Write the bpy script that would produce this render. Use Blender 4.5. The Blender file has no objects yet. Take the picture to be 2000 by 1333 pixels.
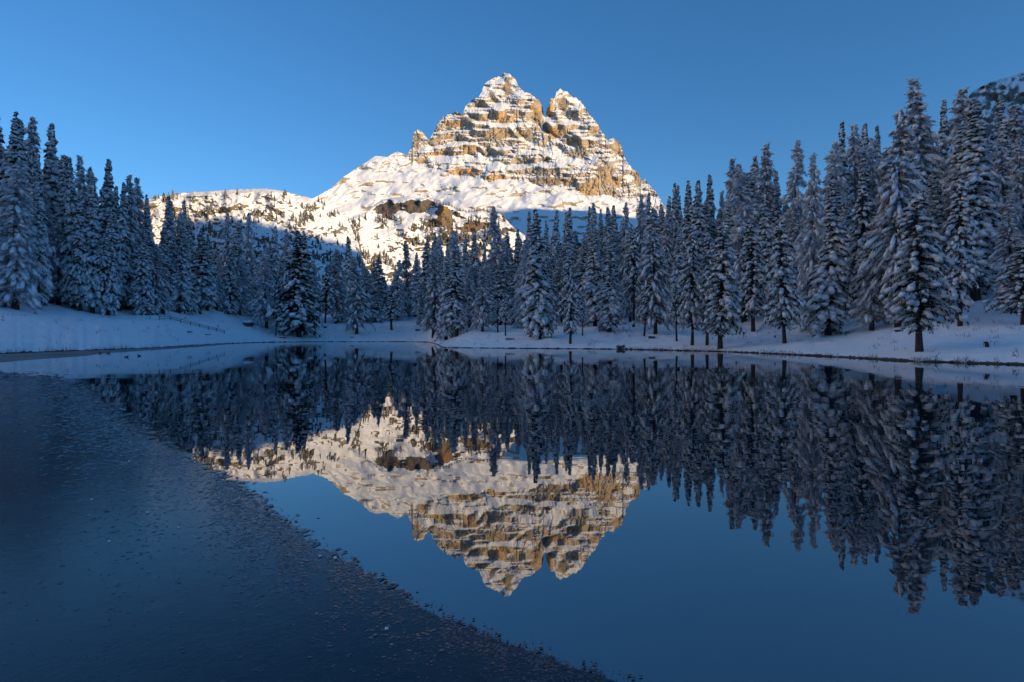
import bpy, math, random
import numpy as np
from mathutils import Vector

# ------------------------------------------------------------------ camera, sky, sun, exposure
F, CX, HOR, CAMZ = 1111.0, 1000.0, 654.0, 1.6      # focal length and horizon of the photograph (2000 px wide), eye height
scene = bpy.context.scene
col = scene.collection
cam_d = bpy.data.cameras.new('camera')
cam_d.sensor_width = 36.0
cam_d.lens = 36.0 * F / 2000.0
cam_d.shift_y = -(666.5 - HOR) / 2000.0
cam_d.clip_start = 0.05
cam_d.clip_end = 20000
cam = bpy.data.objects.new('camera', cam_d)
cam.location = (0, 0, CAMZ)
cam.rotation_euler = (math.radians(90), 0, 0)
col.objects.link(cam)
scene.camera = cam

SUN_EL, SUN_AZ = 9.0, 130.0                        # degrees; azimuth clockwise from +Y (the view direction)
SDIR = Vector((math.sin(math.radians(SUN_AZ)) * math.cos(math.radians(SUN_EL)),
               math.cos(math.radians(SUN_AZ)) * math.cos(math.radians(SUN_EL)), math.sin(math.radians(SUN_EL))))
world = bpy.data.worlds.new('World')
scene.world = world
world.use_nodes = True
wn = world.node_tree
wn.nodes.clear()
w_out = wn.nodes.new('ShaderNodeOutputWorld')
w_bg = wn.nodes.new('ShaderNodeBackground')
w_sky = wn.nodes.new('ShaderNodeTexSky')
w_sky.sky_type = 'NISHITA'
w_sky.sun_disc = False
w_sky.sun_elevation = math.radians(SUN_EL)
w_sky.sun_rotation = math.radians(SUN_AZ)
w_sky.altitude = 1900
w_sky.air_density = 1.0
w_sky.dust_density = 0.0
w_sky.ozone_density = 3.1
w_hsv = wn.nodes.new('ShaderNodeHueSaturation')
w_hsv.inputs['Saturation'].default_value = 1.14
w_bg.inputs['Strength'].default_value = 0.14
wn.links.new(w_sky.outputs[0], w_hsv.inputs['Color'])
w_bw = wn.nodes.new('ShaderNodeRGBToBW')             # the whole dome a little more even than the model sky
w_pow = wn.nodes.new('ShaderNodeMath'); w_pow.operation = 'POWER'; w_pow.inputs[1].default_value = -0.15
w_mul = wn.nodes.new('ShaderNodeMix'); w_mul.data_type = 'RGBA'; w_mul.blend_type = 'MULTIPLY'; w_mul.inputs[0].default_value = 1.0
wn.links.new(w_sky.outputs[0], w_bw.inputs[0])
wn.links.new(w_bw.outputs[0], w_pow.inputs[0])
wn.links.new(w_hsv.outputs[0], w_mul.inputs[6])
wn.links.new(w_pow.outputs[0], w_mul.inputs[7])
wn.links.new(w_mul.outputs[2], w_bg.inputs[0])
wn.links.new(w_bg.outputs[0], w_out.inputs[0])

sun_d = bpy.data.lights.new('sun', 'SUN')
sun_d.energy = 4.4
sun_d.angle = math.radians(0.5)
sun_d.color = (1.0, 0.735, 0.43)
sun = bpy.data.objects.new('sun', sun_d)
sun.rotation_euler = (-SDIR).to_track_quat('-Z', 'Y').to_euler()
col.objects.link(sun)

scene.view_settings.view_transform = 'Standard'
scene.view_settings.look = 'None'
scene.view_settings.gamma = 1.0
scene.view_settings.exposure = 0.6
scene.cycles.max_bounces = 8
scene.cycles.diffuse_bounces = 6
scene.cycles.glossy_bounces = 3
scene.cycles.use_denoising = True
scene.cycles.sample_clamp_indirect = 6.0

# ------------------------------------------------------------------ helpers
def hash2(ix, iy, seed):
    h = (ix.astype(np.int64) * 374761393 + iy.astype(np.int64) * 668265263 + seed * 1442695041) & 0xffffffff
    h = ((h ^ (h >> 13)) * 1274126177) & 0xffffffff
    h = ((h ^ (h >> 16)) * 2246822519) & 0xffffffff
    return ((h ^ (h >> 15)) & 0xffffff) / float(0xffffff)

def vnoise(x, y, seed=0):
    x = np.asarray(x, float); y = np.asarray(y, float)
    x, y = np.broadcast_arrays(x, y)
    ix = np.floor(x); iy = np.floor(y)
    fx = x - ix; fy = y - iy
    fx = fx * fx * fx * (fx * (fx * 6 - 15) + 10); fy = fy * fy * fy * (fy * (fy * 6 - 15) + 10)
    a = hash2(ix, iy, seed); b = hash2(ix + 1, iy, seed); c = hash2(ix, iy + 1, seed); d = hash2(ix + 1, iy + 1, seed)
    return (a + (b - a) * fx) * (1 - fy) + (c + (d - c) * fx) * fy

def fbm(x, y, seed=0, octv=4, gain=0.5):
    s = 0; a = 1; t = 0
    for i in range(octv):
        s = s + a * (vnoise(x, y, seed + 17 * i) - 0.5); t += a
        x = np.asarray(x) * 2.03 + 5.1; y = np.asarray(y) * 2.03 + 3.7; a *= gain
    return 2 * s / t

def ridged(x, y, seed=0, octv=3):
    s = 0; a = 1; t = 0
    for i in range(octv):
        s = s + a * (1 - 2 * np.abs(vnoise(x, y, seed + 31 * i) - 0.5)); t += a
        x = np.asarray(x) * 2.1 + 1.3; y = np.asarray(y) * 2.1 + 7.7; a *= 0.5
    return s / t

def sstep(a, b, x):
    t = np.clip((x - a) / (b - a), 0, 1)
    return t * t * (3 - 2 * t)

def mesh_np(name, verts, faces, smooth=True):
    verts = np.ascontiguousarray(verts, dtype=np.float32); faces = np.ascontiguousarray(faces, dtype=np.int32)
    k = faces.shape[1]
    me = bpy.data.meshes.new(name)
    me.vertices.add(len(verts)); me.vertices.foreach_set('co', verts.ravel())
    me.loops.add(faces.size); me.loops.foreach_set('vertex_index', faces.ravel())
    me.polygons.add(len(faces)); me.polygons.foreach_set('loop_start', np.arange(0, faces.size, k, dtype=np.int32))
    me.update(calc_edges=True)
    me.polygons.foreach_set('use_smooth', np.full(len(faces), smooth, dtype=bool))
    me.validate()
    return me

def add(name, me, mat=None, parent=None, label=None, cat=None, group=None, kind=None, loc=None):
    if me is not None and mat is not None and not me.materials:
        me.materials.append(mat)
    o = bpy.data.objects.new(name, me)
    col.objects.link(o)
    if parent: o.parent = parent
    if label: o['label'] = label
    if cat: o['category'] = cat
    if group: o['group'] = group
    if kind: o['kind'] = kind
    if loc is not None: o.location = loc
    return o

def gridfaces(nr, nc, wrap=False):
    r = np.arange(nr - 1)[:, None]; c = np.arange(nc if wrap else nc - 1)[None, :]
    c2 = (c + 1) % nc
    return np.stack([r * nc + c, r * nc + c2, (r + 1) * nc + c2, (r + 1) * nc + c], -1).reshape(-1, 4)

def unproj(px, py, Y):
    return (px - CX) / F * Y, Y, CAMZ + (HOR - py) / F * Y

def ico(sub):
    import bmesh
    bm = bmesh.new(); bmesh.ops.create_icosphere(bm, subdivisions=sub, radius=1)
    v = np.array([p.co[:] for p in bm.verts]); f = np.array([[q.index for q in p.verts] for p in bm.faces]); bm.free()
    return v, f
ICO1, ICO1F = ico(1)
ICO2, ICO2F = ico(2)
ICO3, ICO3F = ico(3)

def uvpad(n=6, rings=(-.55, .15, .75)):
    v = [[0, 0, -1.0]]
    for z in rings:
        r = math.sqrt(1 - z * z)
        v += [[r * math.cos(2 * math.pi * k / n + z), r * math.sin(2 * math.pi * k / n + z), z] for k in range(n)]
    v.append([0, 0, 1.0]); f = []
    for k in range(n):
        k2 = (k + 1) % n
        f.append([0, 1 + k2, 1 + k])
        for j in range(len(rings) - 1):
            a, b = 1 + j * n, 1 + (j + 1) * n
            f += [[a + k, a + k2, b + k2], [a + k, b + k2, b + k]]
        a = 1 + (len(rings) - 1) * n
        f.append([a + k, a + k2, len(v) - 1])
    return np.array(v), np.array(f)
PAD, PADF = uvpad()
OCTA = np.array([[1, 0, 0], [0, 1, 0], [-1, 0, 0], [0, -1, 0], [0, 0, 1], [0, 0, -1.]]); OCTAF = np.array([[0, 1, 4], [1, 2, 4], [2, 3, 4], [3, 0, 4], [1, 0, 5], [2, 1, 5], [3, 2, 5], [0, 3, 5]])

class Soup:
    """collects vertex and face arrays of one mesh"""
    def __init__(s): s.v = []; s.f = []; s.n = 0
    def add(s, v, f):
        f = np.asarray(f)
        if f.shape[1] == 4: f = np.concatenate([f[:, [0, 1, 2]], f[:, [0, 2, 3]]])
        s.v.append(np.asarray(v, float)); s.f.append(f + s.n); s.n += len(v)
    def box(s, c, size, rz=0.0, tilt=0.0):
        q = np.array([[x, y, z] for x in (-.5, .5) for y in (-.5, .5) for z in (-.5, .5)]) * np.array(size)
        if tilt:
            ca, sa = math.cos(tilt), math.sin(tilt)
            q = np.stack([q[:, 0] * ca - q[:, 2] * sa, q[:, 1], q[:, 0] * sa + q[:, 2] * ca], 1)
        ca, sa = math.cos(rz), math.sin(rz)
        q = np.stack([q[:, 0] * ca - q[:, 1] * sa, q[:, 0] * sa + q[:, 1] * ca, q[:, 2]], 1) + np.array(c)
        s.add(q, [[0, 1, 3, 2], [4, 6, 7, 5], [0, 4, 5, 1], [2, 3, 7, 6], [0, 2, 6, 4], [1, 5, 7, 3]])
    def tube(s, pts, rad, n=8, cap=True):
        pts = np.asarray(pts, float); rad = np.broadcast_to(rad, (len(pts),))
        t = np.gradient(pts, axis=0); t /= np.linalg.norm(t, axis=1, keepdims=True) + 1e-9
        ref = np.array([1., 0, 0]) if abs(t[0][0]) < .8 else np.array([0, 1., 0])
        a = np.cross(t, ref); a /= np.linalg.norm(a, axis=1, keepdims=True); b = np.cross(t, a)
        th = np.linspace(0, 2 * math.pi, n, endpoint=False)
        v = pts[:, None] + rad[:, None, None] * (np.cos(th)[None, :, None] * a[:, None] + np.sin(th)[None, :, None] * b[:, None])
        s.add(v.reshape(-1, 3), gridfaces(len(pts), n, True))
        if cap:
            for k, e in ((0, pts[0]), (len(pts) - 1, pts[-1])):
                vv = np.concatenate([v[k], e[None]])
                i = np.arange(n)
                s.add(vv, np.stack([i, (i + 1) % n, np.full(n, n)], 1))
    def blobs(s, cen, scl, ax, rng, tpl=(ICO2, ICO2F), jit=.16):
        """flattened lumpy pads: centre (N,3), scale (N,3), horizontal axis direction ax (N,3)"""
        V, Fc = tpl
        N = len(cen)
        if N == 0: return
        ax = ax / (np.linalg.norm(ax, axis=1, keepdims=True) + 1e-9)
        side = np.cross(np.array([0, 0, 1.]), ax); side /= np.linalg.norm(side, axis=1, keepdims=True) + 1e-9
        up = np.cross(ax, side)
        q = V[None] * (1 + rng.uniform(-jit, jit, (N, len(V), 1)))
        q = q * scl[:, None, :]
        v = cen[:, None] + q[..., 0:1] * ax[:, None] + q[..., 1:2] * side[:, None] + q[..., 2:3] * up[:, None]
        f = Fc[None] + (np.arange(N) * len(V))[:, None, None]
        s.add(v.reshape(-1, 3), f.reshape(-1, 3))
    def strips(s, base, tip, wid, wtip=.35):
        N = len(base)
        wid = np.asarray(wid)
        q = np.stack([base - wid, base + wid, tip + wid * wtip, tip - wid * wtip], 1)
        f = np.arange(4)[None] + 4 * np.arange(N)[:, None]
        s.add(q.reshape(-1, 3), f)
    def mesh(s, name, smooth=True):
        return mesh_np(name, np.concatenate(s.v), np.concatenate(s.f), smooth)

# ------------------------------------------------------------------ materials
def newmat(name):
    m = bpy.data.materials.new(name); m.use_nodes = True
    nt = m.node_tree; b = nt.nodes['Principled BSDF']
    return m, nt, b

def nd(nt, t, **kw):
    n = nt.nodes.new(t)
    for k, v in kw.items():
        if k in n.inputs: n.inputs[k].default_value = v
        else: setattr(n, k, v)
    return n

def noise_node(nt, scale, detail=4, vec=None, rough=.55, dist=0.0):
    n = nd(nt, 'ShaderNodeTexNoise', Scale=scale, Detail=detail, Roughness=rough, Distortion=dist)
    if vec is not None: nt.links.new(vec, n.inputs['Vector'])
    return n

def ramp(nt, src, stops):
    r = nt.nodes.new('ShaderNodeValToRGB')
    el = r.color_ramp.elements
    while len(el) < len(stops): el.new(.5)
    for e, (p, c) in zip(el, stops):
        e.position = p; e.color = c if len(c) == 4 else (*c, 1)
    nt.links.new(src, r.inputs[0])
    return r

def mixc(nt, fac, a, b, blend='MIX'):
    m = nt.nodes.new('ShaderNodeMix'); m.data_type = 'RGBA'; m.blend_type = blend
    for i, v in ((0, fac), (6, a), (7, b)):
        if hasattr(v, 'is_output'): nt.links.new(v, m.inputs[i])
        elif i == 0: m.inputs[0].default_value = v
        else: m.inputs[i].default_value = (*v, 1) if len(v) == 3 else v
    return m.outputs[2]

def math_node(nt, op, a, b=None, clamp=False):
    m = nt.nodes.new('ShaderNodeMath'); m.operation = op; m.use_clamp = clamp
    for i, v in enumerate((a, b)):
        if v is None: continue
        if hasattr(v, 'is_output'): nt.links.new(v, m.inputs[i])
        else: m.inputs[i].default_value = v
    return m.outputs[0]

def bump(nt, b, h, dist, strength=1.0):
    n = nd(nt, 'ShaderNodeBump', Distance=dist, Strength=strength)
    nt.links.new(h, n.inputs['Height']); nt.links.new(n.outputs[0], b.inputs['Normal'])
    return n

def pos_out(nt):
    g = nt.nodes.new('ShaderNodeNewGeometry'); return g

SNOW = (0.84, 0.87, 0.90)

def mat_tree_snow():
    m, nt, b = newmat('tree_snow')
    tc = nt.nodes.new('ShaderNodeTexCoord')
    n = noise_node(nt, 9, 3, tc.outputs['Object'])
    c = mixc(nt, n.outputs[0], (0.84, 0.86, 0.88), (0.92, 0.93, 0.94))
    nt.links.new(c, b.inputs['Base Color'])
    b.inputs['Roughness'].default_value = .75; b.inputs['Specular IOR Level'].default_value = .2
    n2 = noise_node(nt, 14, 3, tc.outputs['Object'])
    bump(nt, b, n2.outputs[0], .06)
    return m

def mat_needle(name, base, alt, frost, frost_col=(.74, .78, .84)):
    m, nt, b = newmat(name)
    tc = nt.nodes.new('ShaderNodeTexCoord')
    n = noise_node(nt, 1.3, 3, tc.outputs['Object'])
    c = mixc(nt, n.outputs[0], base, alt)
    nf = noise_node(nt, 3.1, 5, tc.outputs['Object'], rough=.7)
    oi = nt.nodes.new('ShaderNodeObjectInfo')
    fz = math_node(nt, 'ADD', nf.outputs[0], math_node(nt, 'MULTIPLY', math_node(nt, 'SUBTRACT', oi.outputs['Random'], .5), .10))
    r = ramp(nt, fz, [(frost, (0, 0, 0)), (frost + .14, (1, 1, 1))])
    nt.links.new(mixc(nt, r.outputs[0], c, frost_col), b.inputs['Base Color'])
    b.inputs['Roughness'].default_value = .8; b.inputs['Specular IOR Level'].default_value = .15
    return m

def mat_bark():
    m, nt, b = newmat('bark')
    tc = nt.nodes.new('ShaderNodeTexCoord')
    mp = nd(nt, 'ShaderNodeMapping', Scale=(6, 6, 1.2)); nt.links.new(tc.outputs['Object'], mp.inputs[0])
    n = noise_node(nt, 2.5, 5, mp.outputs[0], rough=.7)
    r = ramp(nt, n.outputs[0], [(.3, (.012, .010, .009)), (.62, (.055, .040, .032)), (.8, (.09, .075, .065))])
    n2 = noise_node(nt, 3.0, 4, tc.outputs['Object'])
    r2 = ramp(nt, n2.outputs[0], [(.66, (0, 0, 0)), (.72, (1, 1, 1))])
    nt.links.new(mixc(nt, r2.outputs[0], r.outputs[0], (.6, .64, .7)), b.inputs['Base Color'])
    b.inputs['Roughness'].default_value = .9
    bump(nt, b, n.outputs[0], .03)
    return m

def mat_ground():
    m, nt, b = newmat('snow_ground')
    g = pos_out(nt)
    sep = nt.nodes.new('ShaderNodeSeparateXYZ'); nt.links.new(g.outputs['Position'], sep.inputs[0])
    n = noise_node(nt, .9, 5, g.outputs['Position'])
    n3 = noise_node(nt, .12, 3, g.outputs['Position'])
    c = mixc(nt, n3.outputs[0], (.88, .90, .92), (.92, .93, .94))
    # bare wet earth and dead grass on the last hand's breadth above the water
    zz = math_node(nt, 'ADD', sep.outputs[2], math_node(nt, 'MULTIPLY', math_node(nt, 'SUBTRACT', n.outputs[0], .5), -.34))
    r = ramp(nt, zz, [(.06, (1, 1, 1)), (.10, (0, 0, 0))])
    nt.links.new(mixc(nt, r.outputs[0], c, (.035, .03, .024)), b.inputs['Base Color'])
    b.inputs['Roughness'].default_value = .7; b.inputs['Specular IOR Level'].default_value = .25
    n2 = noise_node(nt, 2.2, 6, g.outputs['Position'], rough=.6)
    bump(nt, b, n2.outputs[0], .10)
    return m

def mat_rocksnow(name, scale=1.0, thr=.52, rock_a=(.36, .33, .30), rock_b=(.46, .28, .12), rock_c=(.13, .115, .10), ochre=.5, snow=(.86, .87, .88), wid=.10, nz_amp=.30):
    """rock where steep, snow where flat; strata and stains in the rock; attribute 'ochre' tints walls"""
    m, nt, b = newmat(name)
    g = pos_out(nt)
    P = nd(nt, 'ShaderNodeVectorMath', operation='SCALE'); nt.links.new(g.outputs['Position'], P.inputs[0]); P.inputs['Scale'].default_value = scale
    sepn = nt.nodes.new('ShaderNodeSeparateXYZ'); nt.links.new(g.outputs['Normal'], sepn.inputs[0])
    n1 = noise_node(nt, .18, 6, P.outputs[0], rough=.65)
    v = math_node(nt, 'ADD', sepn.outputs[2], math_node(nt, 'MULTIPLY', math_node(nt, 'SUBTRACT', n1.outputs[0], .5), nz_amp))
    at = nt.nodes.new('ShaderNodeAttribute'); at.attribute_name = 'bare'
    v = math_node(nt, 'SUBTRACT', v, at.outputs['Fac'])
    r = ramp(nt, v, [(thr - wid / 2, (0, 0, 0)), (thr + wid / 2, (1, 1, 1))])
    # rock colours
    mp = nd(nt, 'ShaderNodeMapping', Scale=(.25, .25, 3.0)); nt.links.new(P.outputs[0], mp.inputs[0])
    ns = noise_node(nt, .045, 5, mp.outputs[0], rough=.6)
    mp2 = nd(nt, 'ShaderNodeMapping', Scale=(1.6, 1.6, .22)); nt.links.new(P.outputs[0], mp2.inputs[0])
    nv = noise_node(nt, .05, 5, mp2.outputs[0], rough=.65)
    nb = noise_node(nt, .012, 4, P.outputs[0])
    ao = nt.nodes.new('ShaderNodeAttribute'); ao.attribute_name = 'ochre'
    of = math_node(nt, 'ADD', math_node(nt, 'MULTIPLY', math_node(nt, 'SUBTRACT', nb.outputs[0], 1 - ochre), 3.0), ao.outputs['Fac'], True)
    c1 = mixc(nt, of, rock_a, rock_b)
    rs = ramp(nt, ns.outputs[0], [(.36, (.62, .60, .58)), (.5, (1, 1, 1)), (.64, (.80, .78, .76))])
    c2 = mixc(nt, 1.0, c1, rs.outputs[0], 'MULTIPLY')
    rv = ramp(nt, nv.outputs[0], [(.42, (1, 1, 1)), (.62, (0, 0, 0))])
    c3 = mixc(nt, math_node(nt, 'MULTIPLY', math_node(nt, 'SUBTRACT', 1.0, rv.outputs[0]), .55), c2, rock_c)
    nt.links.new(mixc(nt, r.outputs[0], c3, snow), b.inputs['Base Color'])
    b.inputs['Roughness'].default_value = .85; b.inputs['Specular IOR Level'].default_value = .15
    return m

def mat_water():
    m, nt, b = newmat('lake_water')
    g = pos_out(nt)
    mp = nd(nt, 'ShaderNodeMapping', Scale=(.55, 1.5, 1)); nt.links.new(g.outputs['Position'], mp.inputs[0])
    n = noise_node(nt, 1.6, 2, mp.outputs[0], rough=.5)
    mp2 = nd(nt, 'ShaderNodeMapping', Scale=(.10, .30, 1)); nt.links.new(g.outputs['Position'], mp2.inputs[0])
    n2 = noise_node(nt, 1.4, 2, mp2.outputs[0])
    n4 = noise_node(nt, .05, 2, g.outputs['Position'])
    pt = ramp(nt, n4.outputs[0], [(.38, (.35,) * 3), (.62, (1.3,) * 3)])
    h = math_node(nt, 'ADD', math_node(nt, 'MULTIPLY', math_node(nt, 'MULTIPLY', n.outputs[0], pt.outputs[0]), .0014), math_node(nt, 'MULTIPLY', n2.outputs[0], .0045))
    bump(nt, b, h, 1.0)
    b.inputs['Base Color'].default_value = (.006, .016, .026, 1)
    b.inputs['Roughness'].default_value = .012
    b.inputs['IOR'].default_value = 3.2
    return m

def mat_ice(name, rough=.32, base=(.035, .055, .075), ior=1.5, spec=.5):
    m, nt, b = newmat(name)
    g = pos_out(nt)
    n = noise_node(nt, .35, 4, g.outputs['Position'])
    n2 = noise_node(nt, 38, 3, g.outputs['Position'], rough=.7)
    n3 = noise_node(nt, 6, 5, g.outputs['Position'], rough=.7)
    r3 = ramp(nt, n3.outputs[0], [(.50, (0, 0, 0)), (.75, (1, 1, 1))])
    c = mixc(nt, n.outputs[0], tuple(x * .7 for x in base), tuple(x * 1.3 for x in base))
    c = mixc(nt, math_node(nt, 'MULTIPLY', r3.outputs[0], .35), c, tuple(min(1, x * 2.4) for x in base))
    nt.links.new(c, b.inputs['Base Color'])
    rr = ramp(nt, n.outputs[0], [(.35, (rough * .75,) * 3), (.7, (rough * 1.25,) * 3)])
    nt.links.new(rr.outputs[0], b.inputs['Roughness'])
    b.inputs['IOR'].default_value = ior; b.inputs['Specular IOR Level'].default_value = spec
    bump(nt, b, math_node(nt, 'ADD', math_node(nt, 'MULTIPLY', n2.outputs[0], .4), n3.outputs[0]), .0024)
    return m

def mat_plain(name, a, bcol, scale=8, rough=.8):
    m, nt, b = newmat(name)
    tc = nt.nodes.new('ShaderNodeTexCoord')
    n = noise_node(nt, scale, 5, tc.outputs['Object'], rough=.65)
    nt.links.new(mixc(nt, n.outputs[0], a, bcol), b.inputs['Base Color'])
    b.inputs['Roughness'].default_value = rough
    bump(nt, b, n.outputs[0], .02)
    return m

M_TSNOW = mat_tree_snow()
M_NEEDLE = mat_needle('spruce_needles', (.012, .020, .014), (.028, .038, .024), .535)
M_NEEDLE_DARK = mat_needle('dark_spruce_needles', (.008, .014, .010), (.02, .03, .018), .68)
M_LARCH = mat_needle('frosted_larch_twigs', (.10, .075, .055), (.15, .115, .085), .45)
M_BARK = mat_bark()
M_GROUND = mat_ground()
M_WATER = mat_water()
M_ICE = mat_ice('lake_ice', .15, (.013, .027, .041), 1.34, .45)
M_PLATE = mat_ice('ice_plates', .14, (.03, .055, .08), 1.31, .5)
M_SHORE_ICE = mat_ice('shore_ice', .38, (.10, .115, .12), 1.35)

# ------------------------------------------------------------------ ground and lake
TAB_PX = np.array([-260, 0, 200, 300, 380, 440, 520, 600, 800, 838, 866, 925, 1000, 1215, 1400, 1600, 1800, 2000, 2300.])
TAB_Y = np.array([45, 46.8, 59, 68, 85, 101, 118, 127, 128, 121, 70, 68, 66, 62, 54, 42.3, 33.5, 30, 28.])
TAB_D = np.array([-3, 0, .35, 2, 8, 15, 25, 45, 80, 150, 420, 1000, 6000.])
_z = [  # heights above the water at d = 2, 8, 15, 25, 45, 80, 150 m behind the shoreline
    [.9, 2.7, 3.8, 4.6, 8.5, 18, 36], [.9, 2.8, 3.9, 5.4, 9.5, 18, 36], [.8, 2.5, 3.7, 4.8, 8, 16, 32], [.7, 2.2, 3.8, 5, 8, 15, 29],
    [.6, 2.0, 3.8, 5.2, 8.2, 14.5, 28], [.5, 1.8, 3.8, 5.6, 8.5, 14, 27], [.4, 1.6, 3.4, 5.2, 7.7, 12, 23], [.4, 1.4, 3.0, 4.7, 7, 11, 20],
    [.4, 1.2, 2.6, 4.6, 7, 11, 19], [.4, 1.0, 2.4, 4.4, 7, 11, 19], [.15, .2, .25, .4, 1.3, 5, 15], [.22, .4, .9, 1.8, 3.9, 8, 17], [.25, .45, 1.1, 1.9, 4.0, 8, 18],
    [.25, .7, 1.9, 2.9, 6.3, 11, 21], [.3, .9, 1.7, 3.1, 6.0, 11, 22], [.35, .9, 1.6, 3.4, 6.0, 12, 25], [.4, 1.2, 2.3, 4.4, 8.5, 15, 29],
    [.5, 1.6, 2.8, 5.5, 10, 18, 34], [.5, 1.8, 3.2, 6.5, 12, 21, 38]]
TAB_Z = np.array([[-.7, 0.0, .13] + r + [r[-1] + 30, r[-1] + 36, r[-1] + 40] for r in _z])
TAB_TH = np.arctan((TAB_PX - CX) / F)
TH_ALL = np.concatenate([np.radians([-180, -150, -120, -90, -60]), TAB_TH[1:-1], np.radians([54, 70, 90, 120, 150, 180])])
RS_ALL = np.concatenate([[3.5, 4, 12, 40, 62], (TAB_Y / np.cos(TAB_TH))[1:-1], [44, 38, 24, 7, 4, 3.5]])
Z_ALL = np.concatenate([np.repeat(TAB_Z[:1], 5, 0), TAB_Z[1:-1], np.repeat(TAB_Z[-1:], 6, 0)])

def shore_r(th):
    r = np.interp(th, TH_ALL, RS_ALL)
    return r * (1 + .006 * fbm(th * 40, 0 * th, 5, 3) + .004 * fbm(th * 260, 0 * th, 9, 2))

def ground_z(x, y):
    x = np.asarray(x, float); y = np.asarray(y, float)
    th = np.arctan2(x, y); r = np.hypot(x, y)
    d = (r - shore_r(th)) * np.maximum(np.cos(th), .55)
    k = np.clip(np.searchsorted(TH_ALL, th) - 1, 0, len(TH_ALL) - 2)
    f = np.clip((th - TH_ALL[k]) / (TH_ALL[k + 1] - TH_ALL[k]), 0, 1)
    f = f * f * (3 - 2 * f)
    z = np.zeros(np.broadcast(x, y).shape)
    for j in range(len(TAB_D) - 1):
        a = Z_ALL[k, j] * (1 - f) + Z_ALL[k + 1, j] * f
        b = Z_ALL[k, j + 1] * (1 - f) + Z_ALL[k + 1, j + 1] * f
        t = np.clip((d - TAB_D[j]) / (TAB_D[j + 1] - TAB_D[j]), 0, 1)
        sel = (d >= TAB_D[j]) if j < len(TAB_D) - 2 else (d >= TAB_D[j])
        z = np.where(sel, a + (b - a) * t, z)
    z = np.where(d < TAB_D[0], -.7, z)
    m = sstep(.5, 10, d)
    z = z + m * (.24 * fbm(x / 2.6, y / 2.6, 21, 3) + .75 * fbm(x / 14, y / 14, 22, 3) * sstep(4, 25, d)) + .05 * sstep(.2, 1.5, d) * fbm(x / .9, y / .9, 25, 2)
    z = z + sstep(60, 200, d) * 5 * fbm(x / 70, y / 70, 23, 3)
    return z

def find_Y(px, py):
    th = math.atan((px - CX) / F)
    y0 = float(shore_r(np.array(th))) * math.cos(th)
    Y = np.linspace(y0 + .3, y0 + 260, 2600)
    z = ground_z((px - CX) / F * Y, Y)
    p = HOR + (CAMZ - z) / Y * F
    i = np.argmax(p <= py) if (p <= py).any() else len(Y) - 1
    return float(Y[i])

th_c = np.concatenate([np.radians(np.linspace(-180, -50, 60, endpoint=False)), np.radians(np.linspace(-50, 50, 760, endpoint=False)), np.radians(np.linspace(50, 180, 61))])
d_r = np.concatenate([[-400, -3.2], np.linspace(-1.2, .6, 10), np.linspace(.8, 12, 44), np.linspace(12.5, 60, 70), np.geomspace(61.5, 7000, 70)])
RS = shore_r(th_c)
cosf = np.maximum(np.cos(th_c), .55)
Rg = np.maximum(RS[None, :] + d_r[:, None] / cosf[None, :], 0.02)
X = Rg * np.sin(th_c)[None]; Yg = Rg * np.cos(th_c)[None]
Zg = ground_z(X, Yg)
gv = np.stack([X, Yg, Zg], -1).reshape(-1, 3)
add('ground', mesh_np('ground', gv, gridfaces(len(d_r), len(th_c))[:, ::-1]), M_GROUND, kind='structure')

wr = np.stack([(RS + 2.0) * np.sin(th_c), (RS + 2.0) * np.cos(th_c), 0 * RS], 1)
wv = np.concatenate([np.stack([(RS + 2.0) * f_ * np.sin(th_c), (RS + 2.0) * f_ * np.cos(th_c), 0 * RS], 1) for f_ in (.001, .1, .3, .6, 1.0)])
add('lake_water', mesh_np('lake_water', wv, gridfaces(5, len(th_c))[:, ::-1]), M_WATER, kind='structure')

def w_at(px, py):                                   # a point of the water surface
    Y = CAMZ * F / (py - HOR); return np.array([(px - CX) / F * Y, Y])

def poly_mesh(name, pts, z):
    import bmesh
    bm = bmesh.new()
    vs = [bm.verts.new((p[0], p[1], z)) for p in pts]
    es = [bm.edges.new((vs[i], vs[(i + 1) % len(vs)])) for i in range(len(vs))]
    bmesh.ops.triangle_fill(bm, edges=es, use_beauty=True)
    for f_ in bm.faces:
        if f_.normal.z < 0: f_.normal_flip()
    me = bpy.data.meshes.new(name); bm.to_mesh(me); bm.free()
    return me

def densify(P, n, amp, seed):
    P = np.array(P); t = np.concatenate([[0], np.cumsum(np.linalg.norm(np.diff(P, axis=0), axis=1) ** .5)]); t /= t[-1]
    s = np.linspace(0, 1, n)
    Q = np.stack([np.interp(s, t, P[:, 0]), np.interp(s, t, P[:, 1])], 1)
    dist = np.linalg.norm(Q, axis=1)
    Q[:, 0] += amp * dist * fbm(s * n / 9, 0 * s, seed, 4, .65)
    Q[:, 1] += amp * dist * fbm(s * n / 9, 0 * s + 40, seed + 3, 4, .65)
    return Q

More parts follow.
